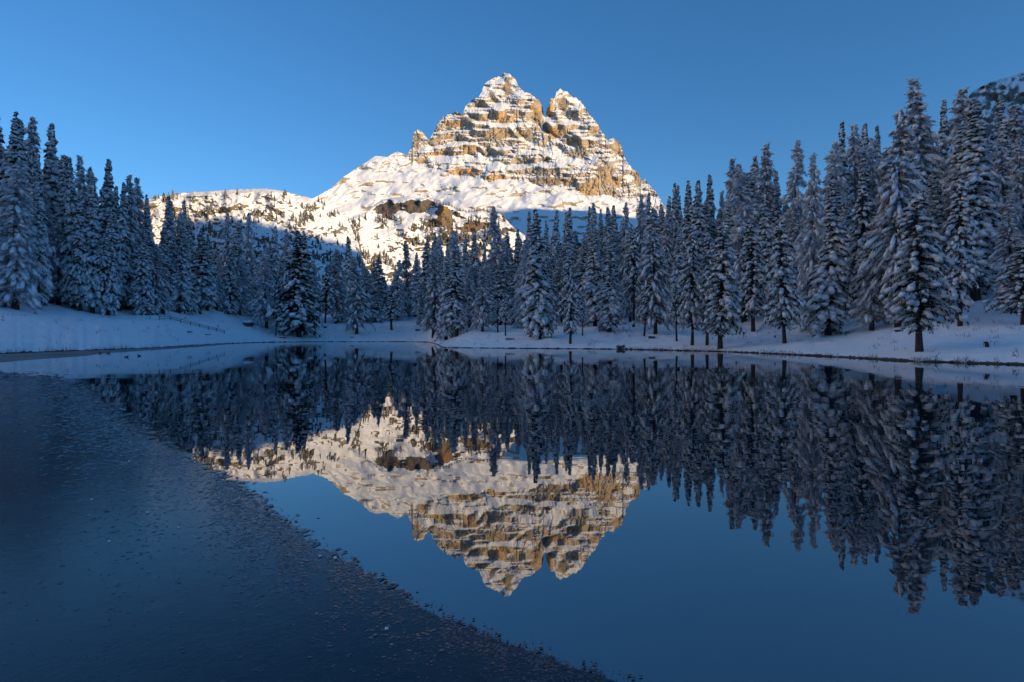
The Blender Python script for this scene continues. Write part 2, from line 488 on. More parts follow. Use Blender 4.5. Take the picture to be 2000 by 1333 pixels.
ICE_PX = [(-120, 722), (0, 729), (60, 736), (130, 757), (175, 790), (220, 822), (300, 868), (370, 905), (440, 948), (500, 990), (560, 1034), (640, 1088), (700, 1122),
          (780, 1165), (860, 1208), (980, 1258), (1100, 1300), (1230, 1340), (1500, 1480)]
ice_edge = densify([w_at(*p) for p in ICE_PX], 1500, .004, 71)
ice_edge = ice_edge + (np.linalg.norm(ice_edge, axis=1) * (.012 * fbm(np.arange(1500) / 7., np.zeros(1500), 73, 4, .7) + .010 * np.maximum(fbm(np.arange(1500) / 2.2, np.zeros(1500), 74, 2), 0)))[:, None] * np.array([[.75, .66]])
ice_rim = densify([w_at(*p) for p in ICE_PX], 420, .009, 71)
ice_poly = list(ice_rim) + [np.array([1.0, -2.6]), np.array([-3, -2.6]), np.array([-12, -1]), np.array([-36, 4]), np.array([-44, 20]), np.array([-40, 26.5])]
add('ice_sheet', poly_mesh('ice_sheet', ice_poly, .006), M_ICE, kind='structure')
outer = densify([w_at(*p) for p in [(-140, 712), (0, 708), (60, 703), (150, 697), (210, 690), (300, 684), (400, 677), (445, 673)]], 160, .006, 77)
ths = np.arctan((np.linspace(450, -150, 60) - CX) / F)
inner = [np.array([math.sin(t) * (r + .3), math.cos(t) * (r + .3)]) for t, r in zip(ths, shore_r(ths))]
add('shore_ice', poly_mesh('shore_ice', list(outer) + inner, .005), M_SHORE_ICE, kind='structure')

# ------------------------------------------------------------------ mountains (relief surfaces at their real distance, with backs)
def relief(name, px, top, bottom, nrow, Y0, slope_fn, disp_fn, mat, back=600., attrs=None, label=None, vpow=1.0, sig=(2.5, 45, 1.0)):
    nc = len(px)
    # depth on a regular grid of sight lines, integrated upwards from the slope of the ground
    gy = np.arange(bottom.max(), top.min() - 2, -.6)
    GX, GY = np.broadcast_to(px[None], (len(gy), nc)), np.broadcast_to(gy[:, None], (len(gy), nc))
    sl = slope_fn(GX, GY)
    G = np.zeros(GX.shape); G[0] = Y0
    for i in range(1, len(gy)):
        dz = (gy[i - 1] - gy[i]) / F * G[i - 1]
        e = (HOR - gy[i - 1]) / F
        G[i] = G[i - 1] + np.clip(sl[i - 1] * dz / np.maximum(1 - sl[i - 1] * e, .25), 0, 60)
    def blur(A, sg):
        r = int(3 * sg); w = np.exp(-.5 * (np.arange(-r, r + 1) / sg) ** 2); w /= w.sum()
        Ap = np.pad(A, ((0, 0), (r, r)), mode='edge')
        return sum(w[k] * Ap[:, k:k + A.shape[1]] for k in range(2 * r + 1))
    B = blur(G, sig[1])
    Rz = blur(G, sig[0]) - B
    Rz = Rz - blur(Rz.T, 22).T                       # keep ledges, drop column-long fins
    G = B + sig[2] * Rz
    v = np.linspace(0, 1, nrow) ** vpow
    PX = np.broadcast_to(px[None], (nrow, nc)); PY = bottom[None] + (top - bottom)[None] * v[:, None]
    fi = np.clip((gy[0] - PY) / .6, 0, len(gy) - 1.001); ii = fi.astype(int); fr = fi - ii; jj = np.broadcast_to(np.arange(nc)[None], PX.shape)
    D = G[ii, jj] * (1 - fr) + G[ii + 1, jj] * fr
    D = D + disp_fn(PX, PY)
    x, y, z = unproj(PX, PY, D)
    rows = [np.stack([x, y, z], -1)]
    tx, ty, tz = x[-1], y[-1], z[-1]
    for k, (bk, dn) in enumerate(((.06, .03), (.25, .2), (.6, .6), (1.0, 1.05))):
        rows.append(np.stack([tx * (1 + back * bk / ty), ty + back * bk, tz - dn * np.maximum(tz - z[0], 5)], -1)[None])
    V = np.concatenate(rows)
    me = mesh_np(name, V.reshape(-1, 3), gridfaces(nrow + 4, nc))
    for an, fn in (attrs or {}).items():
        a = me.attributes.new(an, 'FLOAT', 'POINT')
        val = np.zeros((nrow + 4, nc), np.float32); val[:nrow] = fn(PX, PY)
        a.data.foreach_set('value', val.ravel())
    o = add(name, me, mat, kind='structure')
    return o, (PX, PY, x, y, z)

def interp_pts(pts, px):
    pts = np.array(pts, float); return np.interp(px, pts[:, 0], pts[:, 1])

MTOP = [(520, 420), (580, 400), (614, 387), (647, 368), (672, 345), (708, 322), (733, 305), (755, 307), (776, 296), (796, 304), (804, 289), (807, 264), (811, 257), (818, 254), (827, 260), (833, 268), (839, 275),
        (848, 257), (856, 239), (874, 223), (890, 218), (904, 224), (906, 214), (919, 197), (935, 190), (942, 174), (946, 163), (960, 154), (976, 149), (982, 145), (994, 144), (1000, 151), (1007, 156),
        (1014, 172), (1025, 179), (1037, 185), (1046, 194), (1054, 197), (1060, 209), (1063, 230), (1065, 232), (1068, 214), (1073, 204), (1076, 191), (1084, 192), (1087, 180), (1095, 174), (1108, 181),
        (1118, 190), (1133, 197), (1142, 210), (1151, 224), (1165, 239), (1176, 259), (1188, 276), (1194, 270), (1208, 275), (1215, 288), (1218, 304), (1225, 318), (1237, 332), (1247, 336), (1252, 354),
        (1259, 350), (1273, 368), (1288, 386), (1297, 404), (1330, 440)]
MBASE = [(520, 300), (780, 296), (796, 309), (812, 318), (830, 328), (850, 338), (870, 335), (900, 348), (935, 347), (955, 357), (990, 350), (1025, 351), (1055, 367), (1110, 368), (1155, 387), (1180, 381), (1212, 393), (1250, 402), (1330, 420)]
WALLS = [  # bare walls in the face: centre x, y, half sizes, ochre
    (991, 176, 8, 24, 1.0), (926, 231, 20, 8, .5), (985, 228, 22, 9, .8), (1048, 222, 11, 24, .9), (1084, 256, 24, 13, .9), (890, 243, 16, 6, .6), (968, 263, 18, 8, .9), (1030, 264, 14, 10, .8),
    (1205, 288, 10, 17, 1.0), (1150, 368, 30, 16, 1.0), (1185, 350, 22, 30, .5), (905, 336, 30, 6, .8), (968, 349, 22, 6, .8), (1080, 355, 40, 8, .5), (1120, 278, 22, 8, .8), (1140, 300, 22, 8, .4),
    (815, 275, 6, 16, .4), (820, 315, 12, 6, .8), (870, 268, 18, 5, .5), (915, 288, 20, 5, .7), (1100, 200, 8, 14, .6), (1075, 215, 6, 14, .9), (965, 300, 30, 5, .5), (1020, 315, 36, 5, .4), (1160, 255, 10, 10, .6), (1245, 350, 10, 14, .6),
    (1050, 335, 30, 5, .4), (940, 205, 18, 5, .4), (880, 300, 30, 4, .5), (960, 185, 10, 8, .3), (745, 308, 14, 5, .6)]
RAMPS = [  # snow-filled gullies and ramps that cross the strata
    [(848, 290), (905, 282), (935, 283), (965, 315), (992, 342)], [(1063, 240), (1066, 262), (1040, 285), (1010, 300)], [(1040, 240), (1080, 270), (1120, 290), (1135, 330)], [(835, 285), (842, 310), (850, 335)],
    [(905, 226), (935, 240), (975, 245), (1020, 243)], [(1150, 300), (1185, 330), (1205, 375)], [(860, 335), (885, 312), (905, 290)], [(1000, 250), (1035, 285), (1085, 300)]]

def seg_dist(PX, PY, pts):
    best = np.full(PX.shape, 1e9)
    for (a, b), (c, d) in zip(pts[:-1], pts[1:]):
        t = np.clip(((PX - a) * (c - a) + (PY - b) * (d - b)) / ((c - a) ** 2 + (d - b) ** 2), 0, 1)
        best = np.minimum(best, np.hypot(PX - a - t * (c - a), PY - b - t * (d - b)))
    return best

mpx = np.arange(520, 1331, 1.05)
m_base = interp_pts(MBASE, mpx)
m_top = interp_pts(MTOP, mpx)
rag = sstep(790, 810, mpx)
m_top = m_top + (rag * 2.6 + .8) * fbm(mpx / 5., 0 * mpx, 3, 3) + rag * 1.2 * fbm(mpx / 2., 0 * mpx, 4, 2)

def in_rock(PX, PY):
    return sstep(4, -4, PY - interp_pts(MBASE, PX) + 5 * fbm(PX / 18, PY / 30, 61, 3))

def wall_mask(PX, PY):
    w = np.zeros(PX.shape); o = np.zeros(PX.shape)
    nz = .85 * fbm(PX / 14, PY / 7, 51, 4)
    for cx, cy, hx, hy, oc in WALLS:
        q = sstep(1.35, .45, np.sqrt(((PX - cx) / (1.2 * hx)) ** 2 + ((PY - cy) / (1.2 * hy)) ** 2) + nz)
        w = np.maximum(w, q); o = np.maximum(o, q * oc)
    return w, o

def m_slope(PX, PY):
    rock = in_rock(PX, PY)
    w = PY + 5 * fbm(PX / 70, PY / 70, 11, 3) + 1.6 * fbm(PX / 9, PY / 14, 12, 3) + .035 * (PX - 1000)
    c = .6 * fbm(w / 8.0, PX / 200, 13, 2) + 1.35 * fbm(w / 2.5, PX / 36, 14, 2) + .6 * fbm(PX / 18, PY / 14, 15, 4) - .45 * sstep(.1, .5, fbm((PX - 1.1 * PY) / 34, (PX + PY) / 120, 17, 3)) + .10
    wl, _ = wall_mask(PX, PY)
    c = c + 1.05 * wl
    cliff = sstep(-.16, .12, c)
    s = 2.0 * (1 - cliff) + .08 * cliff
    for k, r in enumerate(RAMPS):
        q = sstep(4.5, 1.2, seg_dist(PX + 3 * fbm(PX / 12, PY / 12, 80 + k, 2), PY, r))
        s = s * (1 - q) + 1.7 * q
    snow = 1.45 + .5 * fbm(PX / 30, PY / 18, 16, 3)
    band = sstep(400, 415, PY + 9 * fbm(PX / 45, PX * 0, 19, 3)) * sstep(620, 660, PX)
    snow = snow + .8 * band
    crg = sstep(.22, .42, fbm(PX / 22, PY / 6, 20, 4)) * band
    snow = snow * (1 - crg) + .2 * crg
    return rock * s + (1 - rock) * snow

def m_disp(PX, PY):
    rock = in_rock(PX, PY)
    wx = PX + 14 * fbm(PX / 60, PY / 50, 41, 3)
    rib = -58 * (ridged((wx + .35 * PY) / 80, PY / 80, 42, 2) - .6) - 13 * (ridged((wx - .4 * PY) / 22, PY / 20, 43, 2) - .6) - 7 * fbm(PX / 8, PY / 5, 44, 3) - 4.5 * fbm(PX / 3.4, PY / 2.4, 46, 2)
    crack = 11 * sstep(.07, .0, np.abs(vnoise(wx / 10 + .02 * PY, PY / 40, 53) - .5)) + 7 * sstep(.08, .0, np.abs(vnoise(wx / 4.5, PY / 22, 54) - .5))
    rib = rib + crack
    ap = -60 * fbm((PX + .5 * PY) / 52, PY / 26, 45, 3) - 14 * ridged((PX + .8 * PY) / 22, PY / 16, 47, 2) * sstep(420, 390, PY) - 5 * fbm(PX / 9, PY / 6, 48, 2)
    # left summit stands in front of the notch, right summit a little behind
    big = 130 * sstep(0, 1, np.abs(PX - 1010) / 330) ** 1.4
    cleft = 90 * np.exp(-((PX - 1064 - .1 * (PY - 230)) / 6.0) ** 2) * sstep(290, 225, PY)
    return rock * (rib + cleft) + (1 - rock) * ap + big

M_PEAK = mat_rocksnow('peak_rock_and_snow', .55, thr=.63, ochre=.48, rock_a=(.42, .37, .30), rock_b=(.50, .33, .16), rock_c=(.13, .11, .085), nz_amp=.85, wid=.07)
relief('mountain', mpx, np.minimum(m_top, 470), np.full(len(mpx), 475.), 420, np.full(len(mpx), 1850.), m_slope, m_disp, M_PEAK, 700,
       {'bare': lambda a, b: wall_mask(a, b)[0] * .3 * in_rock(a, b), 'ochre': lambda a, b: wall_mask(a, b)[1] * .9 - .15 * (1 - wall_mask(a, b)[0])})

# plateau on the left
PTOP = [(150, 430), (220, 410), (300, 386), (340, 378), (400, 374), (470, 370), (520, 369), (560, 375), (600, 386), (640, 399), (660, 410), (680, 432), (700, 475), (720, 565), (760, 575)]
ppx = np.arange(150, 761, 1.3)
p_top = interp_pts(PTOP, ppx) + 1.4 * fbm(ppx / 7, 0 * ppx, 6, 3)
def p_slope(PX, PY):
    rockband = np.exp(-((PY - 409 - .02 * (PX - 420) - 5 * fbm(PX / 40, PX * 0, 62, 2)) / 5.0) ** 2) * sstep(-.25, .1, fbm(PX / 40, PY / 30, 63, 3) + .15) * sstep(600, 560, PX)
    crag = sstep(.05, .4, fbm(PX / 16, PY / 10, 64, 4) + .35 * np.exp(-((PX - 545) / 40) ** 2 - ((PY - 412) / 14) ** 2)) * sstep(440, 425, PY) * sstep(640, 600, PX)
    crag = np.maximum(crag, sstep(.25, .5, fbm(PX / 22, PY / 12, 65, 4)) * sstep(425, 440, PY))
    r = np.clip(np.maximum(rockband, crag), 0, 1)
    s = 1.5 + .6 * fbm(PX / 30, PY / 14, 66, 3)
    s = np.where(PY < interp_pts(PTOP, PX) + 8, s + 1.5, s)
    return s * (1 - r) + .15 * r
def p_disp(PX, PY):
    return -22 * fbm(PX / 50, PY / 40, 67, 3) - 10 * fbm(PX / 14, PY / 10, 68, 3) - 3 * fbm(PX / 4.5, PY / 4, 69, 2) + 120 * sstep(540, 700, PX)
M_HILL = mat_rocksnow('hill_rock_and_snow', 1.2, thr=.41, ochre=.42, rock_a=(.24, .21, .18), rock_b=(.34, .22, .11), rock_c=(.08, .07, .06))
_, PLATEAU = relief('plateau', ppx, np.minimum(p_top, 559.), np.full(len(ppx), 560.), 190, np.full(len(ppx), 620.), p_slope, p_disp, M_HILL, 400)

# wooded foothill with the overhanging outcrop and the golden buttress
HTOP = [(380, 560), (440, 500), (500, 462), (560, 446), (600, 440), (640, 436), (680, 430), (715, 416), (730, 402), (745, 391), (765, 387), (800, 384), (832, 388), (850, 396), (868, 401), (884, 404), (896, 413), (915, 414), (945, 411), (975, 416), (990, 430), (1005, 447), (1040, 470), (1090, 500), (1150, 540)]
hpx = np.arange(380, 1151, 1.2)
h_top = interp_pts(HTOP, hpx) + 1.6 * fbm(hpx / 6, 0 * hpx, 7, 3)
H_CLIFFS = [  # x, y, half x, half y, tilt, ochre, bare
    (758, 408, 24, 17, -.05, .15, .6), (812, 404, 28, 13, -.12, .45, .7), (835, 398, 16, 9, -.1, .3, .5), (866, 424, 15, 20, 0, 1.0, .8), (850, 436, 22, 9, 0, .9, .6), (878, 430, 7, 22, 0, 1.0, .8), (935, 440, 32, 7, .05, .7, .6),
    (912, 448, 20, 6, .1, .6, .5), (655, 468, 16, 4, 0, .0, .4), (640, 480, 9, 4, .0, 0, .3), (960, 428, 18, 4, 0, .5, .4), (985, 450, 10, 8, 0, .6, .3), (800, 470, 14, 4, 0, .3, .3), (820, 488, 14, 4, 0, .3, .2)]
def h_cl(PX, PY, which):
    w = np.zeros(PX.shape)
    nz = .45 * fbm(PX / 10, PY / 8, 91, 3)
    for cx, cy, hx, hy, t, oc, br in H_CLIFFS:
        q = sstep(1.15, .8, np.sqrt(((PX - cx) / hx) ** 2 + ((PY - cy - t * (PX - cx)) / hy) ** 2) + nz)
        w = np.maximum(w, q * (1, oc, br)[which])
    return w
def h_slope(PX, PY):
    c = h_cl(PX, PY, 0)
    crag = sstep(.16, .42, fbm(PX / 18, PY / 9, 92, 4) + .22 * sstep(760, 860, PX) - .08)
    c = np.maximum(c, crag)
    s = 1.75 + .7 * fbm(PX / 34, PY / 20, 93, 3)
    s = np.where(PY < interp_pts(HTOP, PX) + 5, s + 1.2, s)
    return s * (1 - c) + .04 * c
def h_disp(PX, PY):
    valley = 60 * np.exp(-((PX - 640 - .2 * (PY - 460)) / 30) ** 2)
    nose = -40 * np.exp(-((PX - 866) / 16) ** 2) * sstep(470, 430, PY) - 25 * np.exp(-((PX - 800) / 40) ** 2)
    return valley + nose - 30 * fbm(PX / 60, PY / 50, 94, 3) - 11 * fbm(PX / 15, PY / 11, 95, 3) - 3 * fbm(PX / 5, PY / 4, 96, 2)
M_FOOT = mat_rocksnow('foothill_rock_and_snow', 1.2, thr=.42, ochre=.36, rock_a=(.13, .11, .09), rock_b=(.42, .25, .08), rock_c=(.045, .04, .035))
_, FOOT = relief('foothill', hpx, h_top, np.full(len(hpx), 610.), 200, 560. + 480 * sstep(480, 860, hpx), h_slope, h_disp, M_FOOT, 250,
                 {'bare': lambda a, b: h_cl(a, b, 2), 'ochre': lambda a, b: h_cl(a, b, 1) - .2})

# rocky hillside rising on the right behind the trees
rpx = np.arange(1800, 2700, 3.0)
r_top = interp_pts([(1800, 330), (1850, 250), (1885, 205), (1895, 183), (1915, 170), (1945, 158), (1975, 149), (2010, 139), (2100, 110), (2300, 60), (2700, 0)], rpx) + 2 * fbm(rpx / 9, 0 * rpx, 8, 3)
def r_slope(PX, PY):
    c = sstep(.05, .35, fbm((PX + PY) / 26, (PY - .4 * PX) / 8, 101, 4)) * sstep(1880, 1930, PX) + sstep(1925, 1900, PX) * .9
    c = np.clip(c, 0, 1)
    return 1.2 * (1 - c) + .15 * c
M_RHILL = mat_rocksnow('right_hill_rock_and_snow', 2.5, thr=.55, nz_amp=.9, wid=.2, ochre=.44, rock_a=(.22, .19, .16), rock_b=(.32, .20, .11), rock_c=(.08, .07, .06))
relief('rocky_hill', rpx, r_top, np.full(len(rpx), 620.), 120, np.full(len(rpx), 262.), r_slope, lambda a, b: -14 * fbm(a / 40, b / 30, 102, 4) - 4 * fbm(a / 9, b / 7, 103, 2), M_RHILL, 300)

# unseen ridge, right and behind the photographer, crest shaped to shade lake and slopes
sx, sy = math.sin(math.radians(SUN_AZ)), math.cos(math.radians(SUN_AZ))
pxv, pyv = -sy, sx                                   # along the ridge, positive towards the view direction
CREST = np.array([(-2500, 90), (-700, 100), (0, 115), (180, 130), (250, 210), (296, 282), (340, 262), (450, 262), (550, 268), (620, 248), (690, 212), (755, 205), (850, 235), (950, 290), (1150, 430), (1500, 660), (1790, 735), (1960, 672), (2060, 640), (2250, 650), (2520, 700), (3400, 600)], float)
S0 = 1500.0
tanel = math.tan(math.radians(SUN_EL))
uu = np.linspace(-2500, 3400, 420); ss = np.concatenate([np.linspace(100, 1300, 60), np.linspace(1320, 1500, 16), np.linspace(1540, 3600, 30)])
U, S = np.meshgrid(uu, ss)
crest = np.interp(U, CREST[:, 0], CREST[:, 1]) + tanel * S0
crest = crest + 26 * fbm(U / 110, 0 * U, 121, 4, .65)
Hh = np.where(S < S0, crest - (S0 - S) * .98, crest - (S - S0) * .5) + 10 * fbm(U / 50, S / 50, 122, 4) * sstep(0, 120, np.abs(S - S0))
Hh = np.where(S < S0, np.maximum(Hh, -20), np.maximum(Hh, 20))
rv = np.stack([sx * S + pxv * U, sy * S + pyv * U, Hh], -1)
keep = gridfaces(len(ss), len(uu))
zf = Hh.ravel()[keep].max(1)
cent = rv.reshape(-1, 3)[keep].mean(1)
keep = keep[(zf > -19) & (cent[:, 2] > ground_z(cent[:, 0], cent[:, 1]) - 6)]
add('shade_ridge', mesh_np('shade_ridge', rv.reshape(-1, 3), keep), M_RHILL, kind='structure')

# unseen hillside added on the left, its sunlit snow bouncing light into the shade
az = np.radians(np.linspace(-47, -170, 220)); rad = np.concatenate([np.linspace(190, 1200, 120), np.linspace(1230, 2400, 20)])
AZ, RD = np.meshgrid(az, rad)
crest2 = (800 + 190 * fbm(AZ * 3, 0 * AZ, 131, 4)) * sstep(-46.9, -54, np.degrees(AZ)) * sstep(-171, -150, np.degrees(AZ))
prof2 = np.where(RD < 1000, np.clip((RD - 210) / 790, 0, 1), np.clip(1 - (RD - 1000) / 1400, 0, 1))
Z2 = 8 + crest2 * prof2 + (30 * fbm(AZ * 14, RD / 90, 132, 5) + 25 * ridged(AZ * 22, RD / 300, 133, 2)) * sstep(250, 420, RD) * sstep(-46.9, -54, np.degrees(AZ))
Z2 = np.where(RD < 205, -30, Z2)
add('bounce_slope', mesh_np('bounce_slope', np.stack([RD * np.sin(AZ), RD * np.cos(AZ), Z2], -1).reshape(-1, 3), gridfaces(len(rad), len(az))), M_HILL, kind='structure')

# ------------------------------------------------------------------ trees
def make_tree_meshes(name, seed, kind, H, R, cb, snow=1.0, dense=1.0, lean=0.0, tops=1, dark=False):
    rng = np.random.default_rng(seed)
    tr, fo, sn = Soup(), Soup(), Soup()
    # trunk
    tz = np.linspace(-.5, H * .985, 14)
    wob = np.stack([.012 * H * lean * (tz / H) ** 2 * 8 + .004 * H * np.sin(tz / H * 7 + seed), .004 * H * np.cos(tz / H * 6 + seed * 2), tz], 1)
    r0 = H * (.0125 if kind != 'young' else .0135) + .03
    rad = r0 * np.clip(1.02 - tz / H, .02, 1.0) ** .8; rad[0] = r0 * 1.35; rad[1] = r0 * 1.1
    tr.tube(wob, rad, 8)
    def axis(z): return np.stack([np.interp(z, tz, wob[:, 0]), np.interp(z, tz, wob[:, 1]), z], -1)
    # branches
    sp = {'spruce': .0155, 'larch': .0165, 'young': .022}[kind] * H / dense
    zl = np.arange(cb * H, H * .985, sp)
    nb = {'spruce': 7, 'larch': 6, 'young': 6}[kind]
    z0 = np.repeat(zl, nb) + rng.uniform(-.5, .5, len(zl) * nb) * sp
    n = len(z0)
    az = rng.uniform(0, 2 * math.pi, n)
    kp = vnoise(az * 1.4, z0 / H * 13, seed + 7) > .20
    z0 = z0[kp]; az = az[kp]; n = len(z0)
    t = np.clip((z0 - cb * H) / (H * (1 - cb)), 0, 1)
    lob = 1 + .15 * np.sin(az * 2 + seed) * np.sin(t * 9 + seed) + .40 * (vnoise(az * 1.3, t * 11, seed) - .5) * 2
    if kind == 'spruce': prof = np.clip((1 - t) / .82, 0, 1) ** .95 * (.80 + .20 * np.clip(t / .10, 0, 1))
    elif kind == 'larch': prof = (1 - t) ** .72 * np.clip(.45 + t / .16, 0, 1)
    else: prof = np.clip((1 - t) / .75, 0, 1) ** .65 * np.clip(.40 + t / .25, 0, 1)
    L = R * prof * lob * rng.uniform(.62, 1.12, n) + .0025 * H
    if kind == 'larch': L *= rng.choice([.75, 1.0, 1.0, 1.18], n)
    a = {'spruce': .16 + .65 * t ** 2, 'larch': .22 + .35 * t, 'young': .2 + .4 * t}[kind] + rng.normal(0, .12, n)
    b = {'spruce': .78 + .1 * (1 - t), 'larch': .85 + .25 * (1 - t), 'young': .85 + 0 * t}[kind] * rng.uniform(.7, 1.25, n)
    b = b * (.55 + .45 * np.clip(L / R, 0, 1))
    hd = np.stack([np.cos(az), np.sin(az), 0 * az], -1)
    base = axis(z0)
    def P(q): return base + hd * (L * q)[:, None] + np.array([0, 0, 1.]) * (L * (a * q - b * q * q))[:, None]
    def T(q):
        v = hd + np.array([0, 0, 1.]) * (a - 2 * b * q)[:, None]; return v / np.linalg.norm(v, axis=1, keepdims=True)
    side = np.stack([-np.sin(az), np.cos(az), 0 * az], -1)
    # wood of the branch: a thin strip from trunk to tip
    bw = (.012 + .010 * L)[:, None]
    fo_w = Soup()
    p0, p1, p2 = P(0 * z0), P(0 * z0 + .5), P(0 * z0 + .95)
    up = np.array([0, 0, 1.])
    for u_, v_, w_ in ((p0, p1, 1.0), (p1, p2, .6)):
        tr.strips(u_, v_, side * bw * w_, .6); tr.strips(u_, v_, up * bw * w_, .6)
    # twigs
    K = {'spruce': 9, 'larch': 10, 'young': 9}[kind]
    for k in range(K):
        q = np.clip((k + rng.uniform(.2, .95, n)) / K, .06, 1.0)
        if kind == 'larch': q = .15 + .85 * q
        pq, tq = P(q), T(q)
        for sgn in (-1, 1):
            fall = rng.uniform(.15, .75, n) if kind != 'larch' else rng.uniform(.5, 1.5, n)
            dr = tq * rng.uniform(.35, .9, n)[:, None] + side * (sgn * rng.uniform(.25, 1.0, n))[:, None] - up * fall[:, None]
            dr /= np.linalg.norm(dr, axis=1, keepdims=True)
            ln = {'spruce': .030, 'larch': .040, 'young': .032}[kind] * H * rng.uniform(.5, 1.25, n) * (.25 + .75 * np.clip(L / R, 0, 1) ** .7)
            wv_ = np.cross(dr, rng.normal(size=(n, 3))); wv_ /= np.linalg.norm(wv_, axis=1, keepdims=True) + 1e-9
            wd = {'spruce': .0055, 'larch': .0022, 'young': .0045}[kind] * H * rng.uniform(.6, 1.3, n)
            fo.strips(pq, pq + dr * ln[:, None], wv_ * wd[:, None], .3)
            if kind != 'spruce' :
                dr2 = dr * .5 - up * rng.uniform(.2, .9, n)[:, None] + side * rng.normal(0, .4, n)[:, None]
                fo.strips(pq, pq + dr2 * ln[:, None] * .9, np.roll(wv_, 1, 0) * wd[:, None], .3)
    # snow lying on the branches
    def pads(q, keep, sl, sw, sh, lift):
        i = np.nonzero(keep)[0]
        if len(i) == 0: return
        pq, tq = P(q)[i], T(q)[i]
        k_ = (.22 + .78 * np.clip(L[i] / R, 0, 1) ** .7) * rng.uniform(.6, 1.5, len(i)) * H * 1.3
        sc = np.stack([sl * k_ * rng.uniform(.8, 1.3, len(i)), sw * k_ * rng.uniform(.75, 1.3, len(i)), sh * k_], 1)
        sn.blobs(pq + up * (lift * sc[:, 2:3]), sc, tq + rng.normal(0, .12, (len(i), 3)), rng, (PAD, PADF), .3)
    if kind == 'spruce':
        on = rng.random(n) < .90 * snow                 # a whole bough is laden or shaken bare
        for qq, ww in ((.95, .0100), (.78, .0125), (.58, .0125), (.40, .0105)):
            pads(qq + rng.normal(0, .05, n), on & (rng.random(n) < .9), .0170, ww, .0072, .6)
        pads(rng.uniform(.6, 1.0, n), ~on & (rng.random(n) < .5 * snow), .0085, .0070, .0050, .6)
    elif kind == 'larch':
        pads(rng.uniform(.70, .98, n), rng.random(n) < .90 * snow, .0310, .0080, .0060, .7)
        pads(rng.uniform(.35, .72, n), rng.random(n) < .80 * snow, .0340, .0075, .0060, .7)
        pads(rng.uniform(.80, 1.0, n), (rng.random(n) < .22 * snow), .0170, .0110, .0080, .6)
    else:
        on = rng.random(n) < .92 * snow
        for qq, ww in ((.94, .0095), (.78, .0110), (.60, .0110), (.42, .0100)):
            pads(qq + rng.normal(0, .06, n), on & (rng.random(n) < .85), .0165, ww, .0078, .6)
        pads(rng.uniform(.5, 1.0, n), ~on & (rng.random(n) < .5), .0100, .0085, .0060, .6)
    # small tufts caught on the side twigs
    for k in range(2):
        q = rng.uniform(.35, 1.0, n); kk = rng.random(n) < .75 * snow
        c_ = P(q) + side * (rng.uniform(-1, 1, n) * .022 * H * np.clip(L / R, .2, 1))[:, None] - up * (rng.uniform(0, .012, n) * H)[:, None]
        sz_ = H * rng.uniform(.0022, .0052, n)
        sn.blobs(c_[kk], np.stack([sz_ * 1.5, sz_, sz_ * .8], 1)[kk], (T(q) + rng.normal(0, .5, (n, 3)))[kk], rng, (OCTA, OCTAF), .25)
    # snow cap on the leader
    for k in range(5 * tops):
        zz = H * (.985 - .012 * (k % 5)); off = (k // 5) * .022 * H
        c = axis(np.array([zz]))[0] + np.array([off, 0, -.01 * H * (k // 5)])
        s_ = H * (.0042 + .0018 * (k % 5)) * (1.25 if kind == 'young' else 1)
        sn.blobs(c[None], np.array([[s_, s_, s_ * 1.3]]), np.array([[1., 0, 0]]), rng, (ICO1, ICO1F), .2)
    if len(fo.v) == 0: pass
    return dict(trunk=tr.mesh(name + '_trunk'), crown=fo.mesh(name + '_crown', False), snow=sn.mesh(name + '_snow'), H=H, R=R,
                mat=(M_LARCH if kind == 'larch' else (M_NEEDLE_DARK if dark else M_NEEDLE)), kind=kind)

PROTO = {
    's': [make_tree_meshes('spruce', 101 + i, 'spruce', 20, R, cb, sn_, 1.0) for i, (R, cb, sn_) in enumerate([(1.75, .05, 1.05), (1.9, .04, .95), (2.1, .07, .8), (1.6, .10, 1.1), (2.0, .14, .9), (1.8, .08, 1.15)])],
    'd': [make_tree_meshes('dark_spruce', 131, 'spruce', 20, 2.9, .07, .55, 1.15, dark=True)],
    'l': [make_tree_meshes('larch', 151 + i, 'larch', 20, R, cb, sn_, 1.0, ln) for i, (R, cb, sn_, ln) in enumerate([(2.4, .08, 1.1, 0), (2.7, .12, 1.0, .2), (2.2, .05, 1.2, -.2), (3.0, .10, 1.0, .1)])],
    'x': [make_tree_meshes('bare_larch', 171, 'larch', 20, 2.3, .12, .35, 1.0)],
    'y': [make_tree_meshes('young_pine', 181 + i, 'young', 12, R, cb, sn_, 1.0, ln) for i, (R, cb, sn_, ln) in enumerate([(1.5, .30, 1.0, .3), (1.7, .24, 1.15, -.3), (1.35, .38, .95, .5)])],
    'p': [make_tree_meshes('snowy_pine', 191 + i, 'young', 16, R, cb, sn_, 1.1, ln) for i, (R, cb, sn_, ln) in enumerate([(2.1, .13, 1.1, .1), (2.3, .17, 1.0, -.1), (1.9, .15, 1.15, 0)])],
    'w': [make_tree_meshes('laden_larch', 201, 'larch', 20, 3.2, .13, 1.5, 1.0, .05, tops=2)],
}
TNAME = {'s': 'spruce_tree', 'd': 'spruce_tree', 'l': 'larch_tree', 'x': 'larch_tree', 'y': 'young_pine_tree', 'p': 'pine_tree', 'w': 'larch_tree'}

